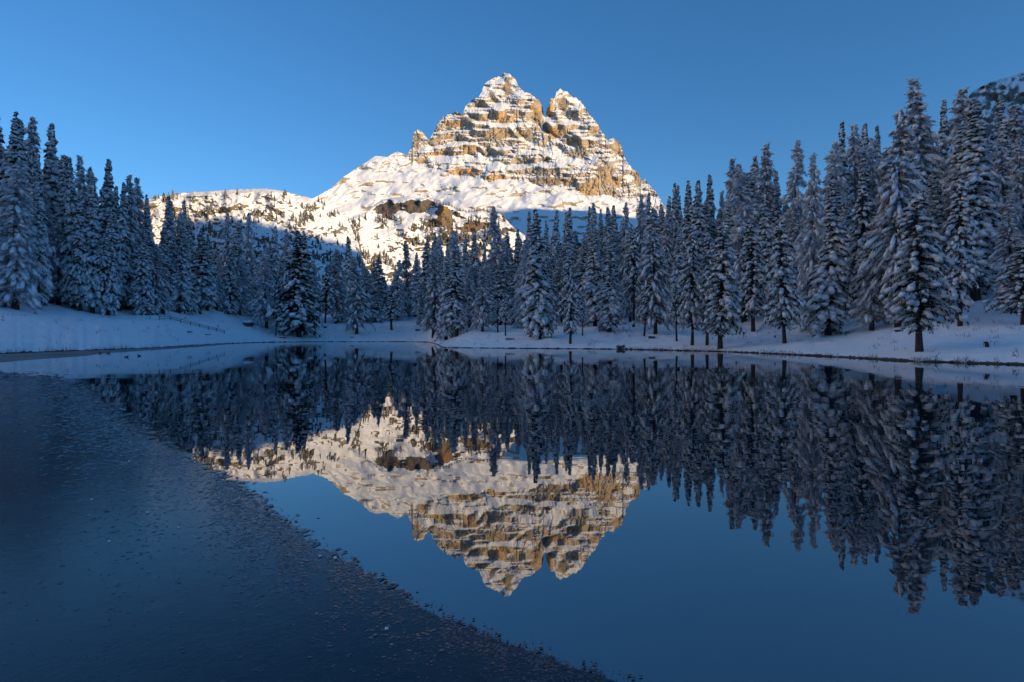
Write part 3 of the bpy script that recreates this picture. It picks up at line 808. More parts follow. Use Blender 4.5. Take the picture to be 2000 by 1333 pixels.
def plant(t, px, Y, top, half, idx, label, group):
    """a tree standing on the ground at depth Y whose top reaches the sight line of 'top'"""
    x = (px - CX) / F * Y
    zg = float(ground_z(np.array([x]), np.array([Y]))[0]) - .08
    h = max(2.0, CAMZ + (HOR - top) / F * Y - zg)
    vs = PROTO[t]
    ratio = half / F * Y / h
    v = min(vs, key=lambda q: abs(math.log(max(ratio, .02) / (q['R'] / q['H']))) + .12 * ((idx * 7 + vs.index(q) * 5) % 3))
    sz = h / v['H']
    sxy = min(max(half / F * Y / v['R'] * 1.28, .8 * sz), 1.75 * sz)
    root = add(TNAME[t], None, label=label, cat='tree', group=group, loc=(x, Y, zg))
    root.rotation_euler = (math.radians(1.6 * math.sin(idx * 1.7)), math.radians(1.6 * math.sin(idx * 2.9 + 1)), (idx * 2.399) % (2 * math.pi))
    root.scale = (sxy, sxy, sz)
    tr_ = add('trunk', v['trunk'], M_BARK, root)
    cr_ = add('crown', v['crown'], v['mat'], root)
    add('snow_load', v['snow'], M_TSNOW, cr_, kind='stuff')
    return root

# front trees whose foot shows: type, x, foot y, top y, half width (photo pixels), label
FRONT = [
    ('l', 28, 604, 306, 36, 'broad frosted larch at the left edge above the white bank'),
    ('l', 115, 584, 298, 42, 'widest drooping larch of the left forest, above the little hillock'),
    ('y', 84, 582, 468, 18, 'young snow-laden tree with thin trunk in front of the widest left larch'),
    ('s', 60, 590, 520, 11, 'small snowy spruce between the two broad larches at far left'),
    ('s', 180, 612, 350, 16, 'slim spruce with its foot at the road, right of the broad left larches'),
    ('y', 202, 615, 462, 14, 'leaning young larch at the roadside right of the slim spruce'),
    ('s', 248, 604, 412, 22, 'dark full spruce with low skirt left of the road sign'),
    ('s', 268, 605, 445, 16, 'snow-clumped spruce directly behind the road sign'),
    ('l', 305, 614, 476, 22, 'frosted larch standing at the upper end of the wooden fence'),
    ('s', 354, 611, 458, 17, 'spruce behind the middle of the wooden fence'),
    ('s', 390, 614, 444, 20, 'dense dark spruce with white clumps above the lower half of the wooden fence'),
    ('l', 422, 606, 500, 15, 'small pale larch above the lower end of the wooden fence'),
    ('s', 447, 614, 482, 14, 'narrow spruce left of the larch beside the snow-capped boulder'),
    ('l', 467, 615, 506, 22, 'pale larch with dark stem up the slope from the snow-capped boulder'),
    ('s', 499, 611, 530, 11, 'little spruce on the rise right of the snow-capped boulder'),
    ('l', 520, 641, 490, 24, 'bare-stemmed larch left of the big black spruce'),
    ('y', 539, 656, 590, 8, 'tiny sapling beside the log, left of the big black spruce'),
    ('d', 583, 658, 448, 34, 'big almost black spruce standing alone by the water'),
    ('y', 635, 641, 520, 13, 'slim young tree, first to the right of the big black spruce'),
    ('x', 655, 632, 486, 20, 'brown nearly snowless larch with long dark stem behind the far shore'),
    ('l', 698, 652, 500, 20, 'snowy larch near the water with short dark stem, left of centre'),
    ('s', 741, 621, 500, 18, 'spruce on the rise between two bare-stemmed trees, left of centre'),
    ('y', 765, 645, 556, 16, 'umbrella-crowned young tree on a long bare stem, left of centre'),
    ('x', 796, 618, 468, 15, 'dark snow-poor larch, narrow and pointed, behind the far shore'),
    ('s', 823, 634, 580, 9, 'knee-high little spruce at the edge of the wood, left of the snow spit'),
    ('l', 847, 656, 486, 20, 'bare-stemmed larch right above the tip of the snow spit'),
    ('l', 888, 645, 450, 23, 'tall pale larch up the bank from the tip of the snow spit'),
    ('s', 917, 637, 508, 12, 'slender spruce right of the tall pale larch above the spit'),
    ('l', 943, 648, 520, 19, 'leaning frosted larch with forked dark stems above the snow spit'),
    ('y', 972, 649, 583, 8, 'smaller of the two thin saplings above the snow spit'),
    ('y', 987, 656, 571, 9, 'taller of the two thin saplings above the snow spit'),
    ('l', 1026, 640, 468, 24, 'broad drooping larch behind the tall spruce at the centre of the far shore'),
    ('s', 1052, 662, 408, 23, 'tallest dark spruce near the water at the centre of the far shore'),
    ('p', 1114, 672, 486, 16, 'twin-stemmed spruce closest to the water on the snow spit'),
    ('y', 1138, 656, 558, 7, 'spindly sapling right of the twin-stemmed spruce'),
    ('s', 1162, 638, 436, 18, 'spruce behind and left of the pair above the dark shore rock'),
    ('s', 1189, 648, 456, 18, 'spruce with wide hanging skirt up the bank from the dark shore rock'),
    ('l', 1217, 593, 392, 15, 'high-crowned tree whose dark stem stands alone on the open snow slope'),
    ('y', 1238, 639, 444, 12, 'slender leaning pine right of the open snow slope'),
    ('y', 1259, 657, 536, 12, 'thin scrubby pine left of the snow-capped round stone'),
    ('l', 1280, 653, 404, 27, 'broad pale larch rising behind the snow-capped round stone'),
    ('y', 1322, 667, 556, 11, 'small crooked pine at the shore left of the leaning pair'),
    ('y', 1313, 632, 526, 9, 'thin young tree behind the small crooked pine'),
    ('p', 1352, 675, 442, 21, 'left tree of the leaning pair at the right-hand shore'),
    ('p', 1382, 675, 450, 17, 'right tree of the leaning pair at the right-hand shore'),
    ('p', 1407, 682, 432, 30, 'snow-laden pine with its foot right at the waterline, right of the leaning pair'),
    ('l', 1455, 629, 318, 34, 'large grey larch behind the pine at the waterline'),
    ('p', 1472, 647, 424, 21, 'pine with long bare stem right of the pine at the waterline'),
    ('s', 1500, 629, 368, 17, 'narrow spruce behind the bent snowy sapling'),
    ('p', 1532, 671, 428, 26, 'stout snowy pine right of the bent snowy sapling'),
    ('l', 1587, 647, 296, 25, 'tall drooping larch with dark thick stem left of the skirted spruce'),
    ('s', 1618, 655, 342, 27, 'spruce with a skirt of branches and a clear reddish stem on the right bank'),
    ('p', 1681, 621, 364, 26, 'snowy pine set back in the gap of the right-hand wood'),
    ('l', 1702, 646, 420, 32, 'low drooping grey larch on thin stems left of the double-topped tree'),
    ('w', 1752, 640, 212, 46, 'large double-topped larch with thick snow caps'),
    ('p', 1797, 687, 372, 44, 'big foreground pine at the water on the right, with heavy snow pillows'),
    ('p', 1874, 637, 346, 24, 'slim pine with crooked stem right of the big foreground pine'),
    ('s', 1905, 588, 192, 32, 'very tall dark spruce behind the slim crooked-stemmed pine'),
    ('l', 1978, 610, 378, 28, 'snowy larch at the right edge behind the young tree'),
    ('p', 1998, 635, 468, 38, 'young drooping tree cut by the right edge of the picture'),
]
# trees behind, with hidden feet: type, x, metres behind the shoreline, top y, half width
BACK = [
    ('s', 4, 38, 206, 24), ('s', 14, 34, 214, 22), ('s', 30, 34, 232, 20), ('l', 50, 36, 222, 26), ('s', 72, 28, 300, 14), ('s', 105, 36, 238, 20), ('s', 131, 32, 312, 14), ('s', 146, 28, 308, 15), ('l', 165, 32, 305, 20), ('l', 182, 36, 322, 16), ('s', 203, 33, 306, 20),
    ('s', 221, 36, 360, 14), ('s', 233, 30, 354, 14), ('l', 254, 32, 342, 20), ('l', 274, 36, 345, 17), ('s', 291, 33, 380, 13), ('s', 318, 26, 442, 14), ('s', 324, 34, 382, 16), ('s', 336, 42, 392, 12), ('l', 353, 30, 412, 17), ('s', 363, 36, 390, 11),
    ('s', 376, 32, 424, 12), ('s', 405, 34, 456, 12), ('l', 441, 36, 415, 12), ('s', 465, 34, 430, 16), ('l', 481, 38, 413, 15), ('s', 283, 24, 447, 15), ('s', 156, 26, 372, 13), ('s', 212, 24, 402, 13), ('s', 10, 22, 372, 16), ('s', 78, 24, 372, 14),
    ('s', 517, 34, 470, 12), ('s', 531, 28, 474, 15), ('s', 539, 48, 440, 10), ('l', 561, 34, 446, 17), ('s', 597, 30, 450, 18), ('l', 612, 36, 508, 14), ('s', 682, 44, 462, 11), ('s', 712, 34, 514, 12), ('s', 727, 42, 508, 10), ('l', 775, 36, 506, 17),
    ('s', 811, 48, 492, 12), ('s', 830, 42, 465, 16), ('s', 851, 60, 454, 13), ('l', 863, 66, 453, 13), ('s', 876, 68, 476, 11), ('s', 912, 66, 462, 10), ('s', 927, 62, 451, 14), ('s', 944, 70, 482, 10), ('l', 969, 60, 402, 22), ('s', 993, 66, 453, 15),
    ('s', 1013, 64, 446, 11), ('s', 1039, 48, 411, 13), ('s', 1066, 46, 428, 12), ('s', 1081, 60, 410, 12), ('s', 1088, 50, 470, 13), ('s', 1101, 66, 414, 12), ('s', 1110, 62, 406, 14), ('s', 1128, 70, 450, 12), ('l', 1140, 58, 452, 15), ('s', 1153, 66, 402, 11),
    ('l', 1163, 62, 393, 13), ('s', 1174, 70, 408, 12), ('s', 1190, 60, 405, 14), ('s', 1202, 68, 400, 13), ('s', 1229, 58, 436, 13), ('l', 1247, 52, 376, 17), ('s', 1262, 62, 374, 12), ('s', 1300, 50, 382, 14), ('s', 1320, 54, 358, 13), ('s', 1331, 60, 361, 13),
    ('s', 1348, 50, 352, 17), ('s', 1369, 46, 352, 17), ('s', 1386, 52, 339, 16), ('l', 1404, 56, 372, 16), ('l', 1431, 46, 306, 22), ('l', 1473, 54, 300, 18), ('l', 1493, 44, 276, 26), ('l', 1553, 38, 266, 28), ('s', 1522, 52, 330, 16), ('l', 1624, 36, 276, 32),
    ('s', 1637, 44, 240, 18), ('l', 1676, 46, 236, 24), ('s', 1691, 54, 236, 18), ('l', 1708, 48, 264, 20), ('s', 1724, 56, 242, 14), ('p', 1778, 22, 300, 36), ('l', 1801, 46, 151, 38), ('s', 1834, 56, 192, 18), ('l', 1870, 44, 167, 38), ('s', 1866, 32, 232, 27),
    ('s', 1938, 46, 188, 20), ('s', 1960, 38, 228, 22), ('l', 1995, 40, 200, 40), ('s', 1648, 30, 380, 18), ('s', 1830, 36, 330, 22), ('l', 1568, 50, 372, 20),
]
SECTIONS = [(-999, 240, 'far-left forest'), (240, 500, 'forest behind the wooden fence'), (500, 800, 'wood behind the big black spruce'), (800, 1030, 'wood above the snow spit'), (1030, 1230, 'wood left of the open snow slope'),
            (1230, 1500, 'wood right of centre'), (1500, 1740, 'wood left of the double-topped tree'), (1740, 9999, 'high wood at the far right')]
ORD = ['first', 'second', 'third', 'fourth', 'fifth', 'sixth', 'seventh', 'eighth', 'ninth', 'tenth', 'eleventh', 'twelfth', 'thirteenth', 'fourteenth', 'fifteenth', 'sixteenth', 'seventeenth', 'eighteenth', 'nineteenth', 'twentieth']
n_tree = 0
for (t, px, foot, top, half, lab) in FRONT:
    plant(t, px, find_Y(px, foot), top, half, n_tree, lab, 'front trees around the lake'); n_tree += 1
for lo, hi, sec in SECTIONS:
    row = sorted([b for b in BACK if lo <= b[1] < hi], key=lambda b: b[1])
    for k, (t, px, dback, top, half) in enumerate(row):
        kindw = {'s': 'pointed spruce', 'l': 'drooping larch', 'p': 'snowy pine'}[t]
        th = math.atan((px - CX) / F)
        Y = float(shore_r(np.array(th))) * math.cos(th) + dback
        plant(t, px, Y, top, half, n_tree, f'{kindw}, {ORD[k]} treetop from left in back row, {sec}', 'back-row trees around the lake'); n_tree += 1
# the same woods go on beyond both edges of the picture
rngo = np.random.default_rng(8)
for k, px in enumerate(list(np.linspace(-40, -420, 20)) + list(np.linspace(2050, 2420, 14))):
    px = float(px + rngo.uniform(-8, 8)); th = math.atan((px - CX) / F)
    Y = float(shore_r(np.array(th))) * math.cos(th) + rngo.uniform(16, 42)
    side_w = 'left' if px < 0 else 'right'
    plant('sl'[k % 2], px, Y, rngo.uniform(190, 330) if px < 0 else rngo.uniform(150, 300), rngo.uniform(18, 30), n_tree, f'snowy conifer of the wood going on past the {side_w} edge of the view', f'trees past the {side_w} edge'); n_tree += 1
# trees deep in the wood that only show through the gaps
rngf = np.random.default_rng(5)
alltop = sorted([(b[1], b[3]) for b in BACK]); atx = np.array([a_[0] for a_ in alltop], float); aty = np.array([a_[1] for a_ in alltop], float)
for k in range(176):
    px = -20 + 2040 * (k + rngf.uniform(-.4, .4)) / 176
    if 600 < px < 660 and k % 2: continue
    near = aty[np.abs(atx - px) < 45]
    top = (near.max() if len(near) else 470) + rngf.uniform(8, 62)
    th = math.atan((px - CX) / F)
    Y = float(shore_r(np.array(th))) * math.cos(th) + rngf.uniform(26, 70)
    sec = [s_[2] for s_ in SECTIONS if s_[0] <= px < s_[1]][0]
    plant('s' if k % 3 else 'l', px, Y, min(top, 560), rngf.uniform(12, 19) * (1.4 if px > 1400 or px < 250 else 1), n_tree,
          f'shaded conifer showing only through gaps deep in the {sec}', f'gap trees deep in the {sec}'); n_tree += 1

# small trees on the hills far behind
def small_tree_mesh(name, seed):
    rng = np.random.default_rng(seed); s = Soup(); w = Soup()
    for k in range(7):
        z = .10 + .85 * k / 7; r = .19 * (1 - z) + .03
        m = 7; th = np.linspace(0, 2 * math.pi, m, endpoint=False) + rng.uniform(0, 1)
        ring = np.stack([np.cos(th) * r * rng.uniform(.6, 1.25, m), np.sin(th) * r * rng.uniform(.6, 1.25, m), np.full(m, z - .06) - rng.uniform(0, .06, m)], 1)
        apex = np.array([[0, 0, z + .16]])
        i = np.arange(m)
        s.add(np.concatenate([ring, apex]), np.stack([i, (i + 1) % m, np.full(m, m)], 1))
        n_ = 3
        aa = rng.uniform(0, 6.28, n_)
        w.blobs(np.stack([np.cos(aa) * r * .6, np.sin(aa) * r * .6, np.full(n_, z + .02)], 1), np.tile(np.array([[.055, .045, .03]]), (n_, 1)) * (1.3 - z), np.stack([np.cos(aa), np.sin(aa), -.5 + 0 * aa], 1), rng, (OCTA, OCTAF))
    w.tube(np.array([[0, 0, -.05], [0, 0, .2]]), .018, 5)
    return s, w
small = [small_tree_mesh('far', 300 + i) for i in range(4)]
M_FAR = mat_needle('far_conifer_needles', (.05, .045, .03), (.09, .075, .05), .60, (.7, .7, .7))
small_me = [(a.mesh('far_crown', False), b.mesh('far_snow')) for a, b in small]

def hill_points(H, n, fn, seed):
    PX, PY, x, y, z = H
    rng = np.random.default_rng(seed)
    i = rng.integers(2, PX.shape[0] - 2, n * 30); j = rng.integers(2, PX.shape[1] - 2, n * 30)
    dens = fn(PX[i, j], PY[i, j])
    ok = np.nonzero(rng.random(len(i)) < dens)[0][:n]
    i, j = i[ok], j[ok]
    return np.stack([x[i, j], y[i, j], z[i, j]], 1), PX[i, j], PY[i, j], rng

def f_dens(px, py):
    d = sstep(.0, .45, fbm(px / 30, py / 14, 201, 3) + .12)
    belt = .25 + .9 * np.exp(-((py - 490) / 34) ** 2) * sstep(600, 680, px)
    return np.clip(d * belt * sstep(1010, 960, px) * sstep(412, 425, py) * (py < 570), 0, 1)
pts, tpx, tpy, rr = hill_points(FOOT, 1100, f_dens, 11)
order = np.argsort(tpy + 40 * (tpx < 640))
pts2, tpx2, tpy2, rr2 = hill_points(PLATEAU, 560, lambda px, py: np.clip(sstep(.0, .5, fbm(px / 24, py / 10, 202, 3) + .1) * (.3 + np.exp(-((py - 424) / 8) ** 2)) * (px > 290) * (py > 380), 0, 1), 12)
ridge_rows = []
for q in np.linspace(848, 985, 46):                 # the fringe along the foothill's edge
    j = int(np.argmin(np.abs(FOOT[0][0] - q))); ridge_rows.append((FOOT[2][-2, j], FOOT[3][-2, j], FOOT[4][-2, j]))
fringe = np.array(ridge_rows)
hill_bits = [(pts, 9.0, 16.0, rr), (pts2, 6.0, 11.0, rr2), (fringe, 6.0, 11.0, np.random.default_rng(4))]
mass = [Soup(), Soup()]
count = 0
for hi_, (pp, h0, h1, rg) in enumerate(hill_bits):
    for k, p in enumerate(pp):
        h = rg.uniform(h0, h1); v = int(rg.integers(0, 4)); rz = rg.uniform(0, 6.28); wd = h * rg.uniform(.85, 1.35)
        big = (hi_ == 0 and k < 90 and h > 10.5) or (hi_ == 2)
        if big:
            o = add('hillside_conifer', None, label='small snow-dusted conifer on the far rocky foothill', cat='tree', group='small conifers on the foothill', loc=(p[0], p[1], p[2] - .3))
            o.scale = (wd, wd, h); o.rotation_euler = (0, 0, rz)
            c_ = add('crown', small_me[v][0], M_FAR, o); add('snow_load', small_me[v][1], M_TSNOW, c_, kind='stuff'); count += 1
        else:
            ca, sa = math.cos(rz), math.sin(rz)
            for s_, src in zip(mass, small[v]):
                vv = np.concatenate(src.v); f_ = np.concatenate(src.f)
                if src is small[v][1]:
                    pass
                q = np.stack([(vv[:, 0] * ca - vv[:, 1] * sa) * wd + p[0], (vv[:, 0] * sa + vv[:, 1] * ca) * wd + p[1], vv[:, 2] * h + p[2] - .3], 1)
                s_.add(q, f_)
wood = add('distant_woods', mass[0].mesh('distant_woods', False), M_FAR, label='scattered far conifers covering the hillsides under the peak', cat='woods', kind='stuff')
add('snow_load', mass[1].mesh('distant_woods_snow'), M_TSNOW, wood, kind='stuff')

# ------------------------------------------------------------------ small things
M_WOOD = mat_plain('weathered_wood', (.05, .04, .032), (.13, .10, .075), 12)
M_STONE = mat_plain('dark_stone', (.035, .035, .037), (.11, .10, .095), 6)
M_SNOWCAP = mat_plain('snow_cap', (.78, .82, .86), (.86, .88, .90), 4, .7)
M_RED = mat_plain('red_paint', (.30, .03, .03), (.40, .05, .045), 20, .5)
M_SIGNW = mat_plain('white_paint', (.55, .56, .58), (.68, .69, .70), 20, .5)
M_METAL = mat_plain('grey_metal', (.12, .12, .125), (.2, .2, .21), 20, .5)
M_GRASS = mat_plain('dead_grass', (.10, .08, .05), (.22, .18, .12), 9)
M_FEATHER = mat_plain('dark_feathers', (.02, .018, .016), (.05, .042, .035), 30)
M_BILL = mat_plain('duck_bill', (.25, .20, .05), (.32, .26, .08), 30)
M_SLUSH = mat_plain('slush_ice', (.06, .07, .08), (.30, .33, .36), 40, .45)

def at(px, py, dz=0.0):
    Y = find_Y(px, py); x = (px - CX) / F * Y
    return np.array([x, Y, float(ground_z(np.array([x]), np.array([Y]))[0]) + dz])

# wooden fence running down to the water on the left
fa, fb = at(311, 626), at(438, 652)
fence = add('wooden_fence', None, label='low wooden rail fence running down the snowy bank on the left', cat='fence', loc=tuple(fa))
ptsf = []
for q in np.linspace(0, 1, 8):
    p = fa + (fb - fa) * q
    p[2] = float(ground_z(np.array([p[0]]), np.array([p[1]]))[0]); ptsf.append(p)
post_me = None
for p in ptsf:
    s = Soup(); s.tube(np.array([[0, 0, -.3], [0, 0, .35], [0, 0, .66]]), [.06, .055, .05], 8)
    post_me = post_me or s.mesh('fence_post')
    o = add('post', post_me, M_WOOD, fence); o.location = tuple(p - fa)
for a_, b_ in zip(ptsf[:-1], ptsf[1:]):
    for hh in (.58, .30):
        s = Soup(); m_ = np.array([0, 0, hh]); s.tube(np.array([a_ - fa + m_, (a_ + b_) / 2 - fa + m_ + [0, 0, -.015], b_ - fa + m_]), .038, 7)
        rail = add('rail', s.mesh('fence_rail'), M_WOOD, fence)
        if hh > .5:
            s = Soup(); m_ = np.array([0, 0, hh + .05]); s.tube(np.array([a_ - fa + m_, (a_ + b_) / 2 - fa + m_, b_ - fa + m_]), [.035, .05, .04], 7)
            add('snow_strip', s.mesh('rail_snow'), M_SNOWCAP, rail)

# round road sign
sp_ = at(293, 624)
sign = add('road_sign', None, label='small round red-rimmed road sign on a post at the fence end', cat='sign', loc=tuple(sp_))
k_ = sp_[1] / F
s = Soup(); s.tube(np.array([[0, 0, -.3], [0, 0, 1.0], [0, 0, 20 * k_]]), .04, 8); add('post', s.mesh('sign_post'), M_METAL, sign)
def disc(r, y0, y1, z):
    s = Soup(); s.tube(np.array([[0, y0, z], [0, y1, z]]), r, 24); return s
add('rim', disc(4.6 * k_, .0, -.03, 21 * k_).mesh('sign_rim'), M_RED, sign)
add('face', disc(3.2 * k_, -.032, -.045, 21 * k_).mesh('sign_face'), M_SIGNW, sign)
s = Soup(); s.blobs(np.array([[0, -.01, 26 * k_]]), np.array([[.26, .09, .07]]), np.array([[1., 0, 0]]), np.random.default_rng(2)); add('snow_cap', s.mesh('sign_snow'), M_SNOWCAP, sign)

def rock(name, px, py, wpx, hpx_, label, cat='rock', capf=.8, seed=1):
    p = at(px, py); k = p[1] / F; rng = np.random.default_rng(seed)
    root = add(name, None, label=label, cat=cat, loc=tuple(p))
    V = ICO3.copy(); nz = 1 + .35 * fbm(V[:, 0] * 1.6 + seed, V[:, 1] * 1.6 + V[:, 2], seed, 3)
    V = V * nz[:, None] * np.array([wpx * k, wpx * k * .8, hpx_ * k * .75]) + np.array([0, 0, hpx_ * k * .35])
    add('stone', mesh_np('stone', V, ICO3F), M_STONE, root)
    if capf > 0:
        C = ICO3.copy(); C = C * (1 + .22 * fbm(C[:, 0] * 2 + seed, C[:, 1] * 2, seed + 5, 3))[:, None] * np.array([wpx * k * .98 * capf, wpx * k * .8 * capf, hpx_ * k * .45]) + np.array([0, 0, hpx_ * k * .85])
        add('snow_cap', mesh_np('stone_cap', C, ICO3F), M_SNOWCAP, root)
    return root
rock('boulder', 485, 637, 10, 9, 'snow-capped boulder on the slope left of the big black spruce', 'boulder', 1.0, 3)
rock('boulder', 1273, 661, 7, 6, 'snow-capped round stone at the foot of the broad pale larch', 'boulder', 1.05, 5)
rock('boulder', 1212, 680, 8, 5.5, 'dark rock at the waterline where the snow spit ends', 'boulder', .65, 8)
rock('boulder', 1655, 650, 3.5, 3, 'little dark stone in the snow right of the skirted spruce', 'stone', .8, 9)
rock('boulder', 1755, 648, 7, 4, 'low dark stone at the foot of the double-topped larch', 'stone', .9, 10)
rock('boulder', 817, 646, 6, 3.5, 'half-buried stone below the little spruce near the spit', 'stone', .9, 12)

def log(px, py, length, rz, label, r=.16):
    p = at(px, py, .06)
    root = add('fallen_log', None, label=label, cat='log', loc=tuple(p)); root.rotation_euler = (0, 0, rz)
    s = Soup(); xs = np.linspace(-length / 2, length / 2, 7); s.tube(np.stack([xs, .03 * np.sin(xs * 2), .05 * np.cos(xs)], 1), [r * .8, r, r * 1.05, r, r * .95, r * .9, r * .7], 10); add('wood', s.mesh('log_wood'), M_BARK, root)
    s = Soup(); s.tube(np.stack([xs, .02 * np.sin(xs * 3), .05 * np.cos(xs) + r * .85], 1), [.03, r * .7, r * .8, r * .65, r * .8, r * .6, .03], 8); add('snow_strip', s.mesh('log_snow'), M_SNOWCAP, root)
log(547, 660, 2.6, .05, 'snow-topped log lying by the water left of the big black spruce')
log(687, 660, 1.0, .0, 'short dark plank of driftwood in the snow below the snowy larch', .09)
log(368, 650, 1.8, -.5, 'dark log slanting in the snow below the wooden fence', .12)
log(402, 655, 1.6, .1, 'thin dark log near the lower end of the wooden fence', .08)
log(996, 664, 1.3, .0, 'flat snowy log on the shore below the two thin saplings', .10)

def stump(px, py, h, r, label, lean=.2):
    p = at(px, py)
    root = add('tree_stump', None, label=label, cat='stump', loc=tuple(p))
    s = Soup(); s.tube(np.array([[0, 0, -.2], [lean * h * .4, 0, h * .5], [lean * h, 0, h]]), [r * 1.4, r * 1.05, r], 10); add('wood', s.mesh('stump_wood'), M_BARK, root)
    s = Soup(); s.blobs(np.array([[lean * h, 0, h + r * .4]]), np.array([[r * 1.3, r * 1.3, r * .8]]), np.array([[1., 0, 0]]), np.random.default_rng(7)); add('snow_cap', s.mesh('stump_snow'), M_SNOWCAP, root)
stump(1929, 678, .34, .10, 'short dark stump with a snow cap on the right bank', -.4)
stump(1513, 660, .22, .07, 'tiny stump beside the stout snowy pine', .2)
stump(426, 640, .5, .06, 'thin stake standing in the snow at the low end of the fence', .0)
stump(1438, 655, .5, .05, 'thin stake behind the pine at the waterline', .0)

# bent sapling weighed down by snow
p = at(1478, 652)
root = add('bent_sapling', None, label='young tree bent into an arch by snow left of the stout pine', cat='sapling', loc=tuple(p))
k = p[1] / F
arc = np.array([[0, 0, -.1], [4, 0, 10], [14, 0, 20], [26, 0, 25], [38, 0, 24], [44, 0, 17]]) * k
s = Soup(); s.tube(arc, [.05, .045, .04, .03, .02, .01], 7); add('stem', s.mesh('sapling_stem'), M_BARK, root)
s = Soup(); rng_ = np.random.default_rng(9); q = np.linspace(.15, 1, 26)
cc = np.stack([np.interp(q, np.linspace(0, 1, 6), arc[:, i]) for i in range(3)], 1)
s.blobs(cc + np.array([0, 0, .08]), np.stack([rng_.uniform(.14, .3, 26), rng_.uniform(.08, .16, 26), rng_.uniform(.06, .1, 26)], 1), np.tile([[1., 0, .1]], (26, 1)), rng_)
add('snow_load', s.mesh('sapling_snow'), M_TSNOW, root, kind='stuff')
s = Soup(); b_ = np.repeat(cc, 8, 0); dr = rng_.normal(0, 1, b_.shape) * np.array([.25, .3, .1]) + np.array([0, 0, -.45])
s.strips(b_, b_ + dr, rng_.normal(0, .012, b_.shape), .4); add('twigs', s.mesh('sapling_twigs', False), M_LARCH, root, kind='stuff')

# ducks on the water
def duck(px, py, rz, label):
    q = w_at(px, py)
    root = add('duck', None, label=label, cat='duck', group='ducks on the lake', loc=(q[0], q[1], 0)); root.rotation_euler = (0, 0, rz); root.scale = (.6, .6, .6)
    s = Soup(); s.tube(np.array([[-.25, 0, .13], [-.2, 0, .09], [-.1, 0, .06], [.03, 0, .06], [.12, 0, .07], [.17, 0, .09], [.175, 0, .15], [.19, 0, .20], [.215, 0, .235], [.25, 0, .235], [.27, 0, .225]]),
                       [.008, .04, .085, .095, .08, .05, .034, .034, .043, .036, .012], 12)
    add('body', s.mesh('duck_body'), M_FEATHER, root)
    s = Soup(); s.tube(np.array([[.265, 0, .225], [.30, 0, .218], [.33, 0, .216]]), [.016, .016, .010], 8); add('bill', s.mesh('duck_bill'), M_BILL, root)
duck(196, 691, 2.9, 'leftmost of the four dark ducks near the left shore')
duck(211, 691, .2, 'second duck from the left near the left shore')
duck(247, 698, .1, 'third duck from the left, nearer the open water')
duck(272, 696, 3.0, 'rightmost of the four dark ducks near the left shore')

# hut on the saddle under the peak
def hut_at(px, py, Y, w, h, label):
    x, y, z = unproj(px, py, Y)
    root = add('hut', None, label=label, cat='hut', loc=(x, y, z - 1))
    s = Soup(); s.box((0, 0, h / 2), (w, w * .5, h)); add('wall', s.mesh('hut_wall', False), M_WOOD, root)
    s = Soup(); s.add(np.array([[-w * .56, -w * .32, h], [w * .56, -w * .32, h], [w * .56, w * .32, h], [-w * .56, w * .32, h], [-w * .56, 0, h + w * .18], [w * .56, 0, h + w * .18]]), [[0, 1, 5, 4], [2, 3, 4, 5]])
    s.add(np.array([[-w * .56, -w * .32, h], [-w * .56, w * .32, h], [-w * .56, 0, h + w * .18]]), [[0, 1, 2]]); s.add(np.array([[w * .56, -w * .32, h], [w * .56, w * .32, h], [w * .56, 0, h + w * .18]]), [[0, 1, 2]])
    add('roof', s.mesh('hut_roof', False), M_SNOWCAP, root)
jj = int(np.argmin(np.abs(FOOT[0][0] - 646)))
hut_at(646, FOOT[1][-4, jj] + 1, FOOT[3][-4, jj], 11, 3.2, 'tiny dark hut with snowy roof on the saddle below the plateau')

# dead grass and reeds along the shore
rng_ = np.random.default_rng(21)
s = Soup()
th = np.concatenate([np.arctan((rng_.uniform(-60, 330, 700) - CX) / F), np.arctan((rng_.uniform(330, 900, 900) - CX) / F), np.arctan((rng_.uniform(1215, 2060, 2600) - CX) / F)])
cl = fbm(th * 60, 0 * th, 31, 3)
th = th[cl > -.08 + .25 * rng_.uniform(-1, 1, len(th))]
rr_ = shore_r(th) + rng_.gamma(1.5, .25, len(th)) - .1
bx, by = rr_ * np.sin(th), rr_ * np.cos(th)
base = np.stack([bx, by, np.maximum(ground_z(bx, by), 0) - .02], 1)
ln = rng_.uniform(.06, .28, len(th)) * (1 + .8 * (th < -.55))
tip = base + np.stack([rng_.normal(0, .35, len(th)), rng_.normal(0, .35, len(th)), np.ones(len(th))], 1) * ln[:, None]
s.strips(base, tip, np.stack([rng_.uniform(.006, .016, len(th)), 0 * th, 0 * th], 1), .2)
add('shore_grass', s.mesh('shore_grass', False), M_GRASS, label='dead grass and reeds sticking out of the snow along the waterline', cat='grass', kind='stuff')

# stones and frozen clods along the waterline
rng_ = np.random.default_rng(52)
th = np.arctan((np.concatenate([rng_.uniform(-40, 840, 500), rng_.uniform(1190, 2040, 900)]) - CX) / F)
th = th[fbm(th * 45, 0 * th, 37, 3) > rng_.uniform(-.1, .35, len(th))]
rr_ = shore_r(th) + rng_.normal(.05, .12, len(th)); n_ = len(th)
sz = np.minimum(rng_.gamma(2, .024, n_) + .02, .13); an = rng_.uniform(0, 6.28, n_)
bx, by = rr_ * np.sin(th), rr_ * np.cos(th)
s = Soup(); s.blobs(np.stack([bx, by, np.maximum(ground_z(bx, by), 0) + sz * .1], 1), np.stack([sz * 1.5, sz, sz * .7], 1), np.stack([np.cos(an), np.sin(an), 0 * an], 1), rng_, (ICO1, ICO1F), .3)
add('shore_stones', s.mesh('shore_stones'), M_STONE, label='small dark stones and frozen clods scattered along the waterline', cat='stones', kind='stuff')

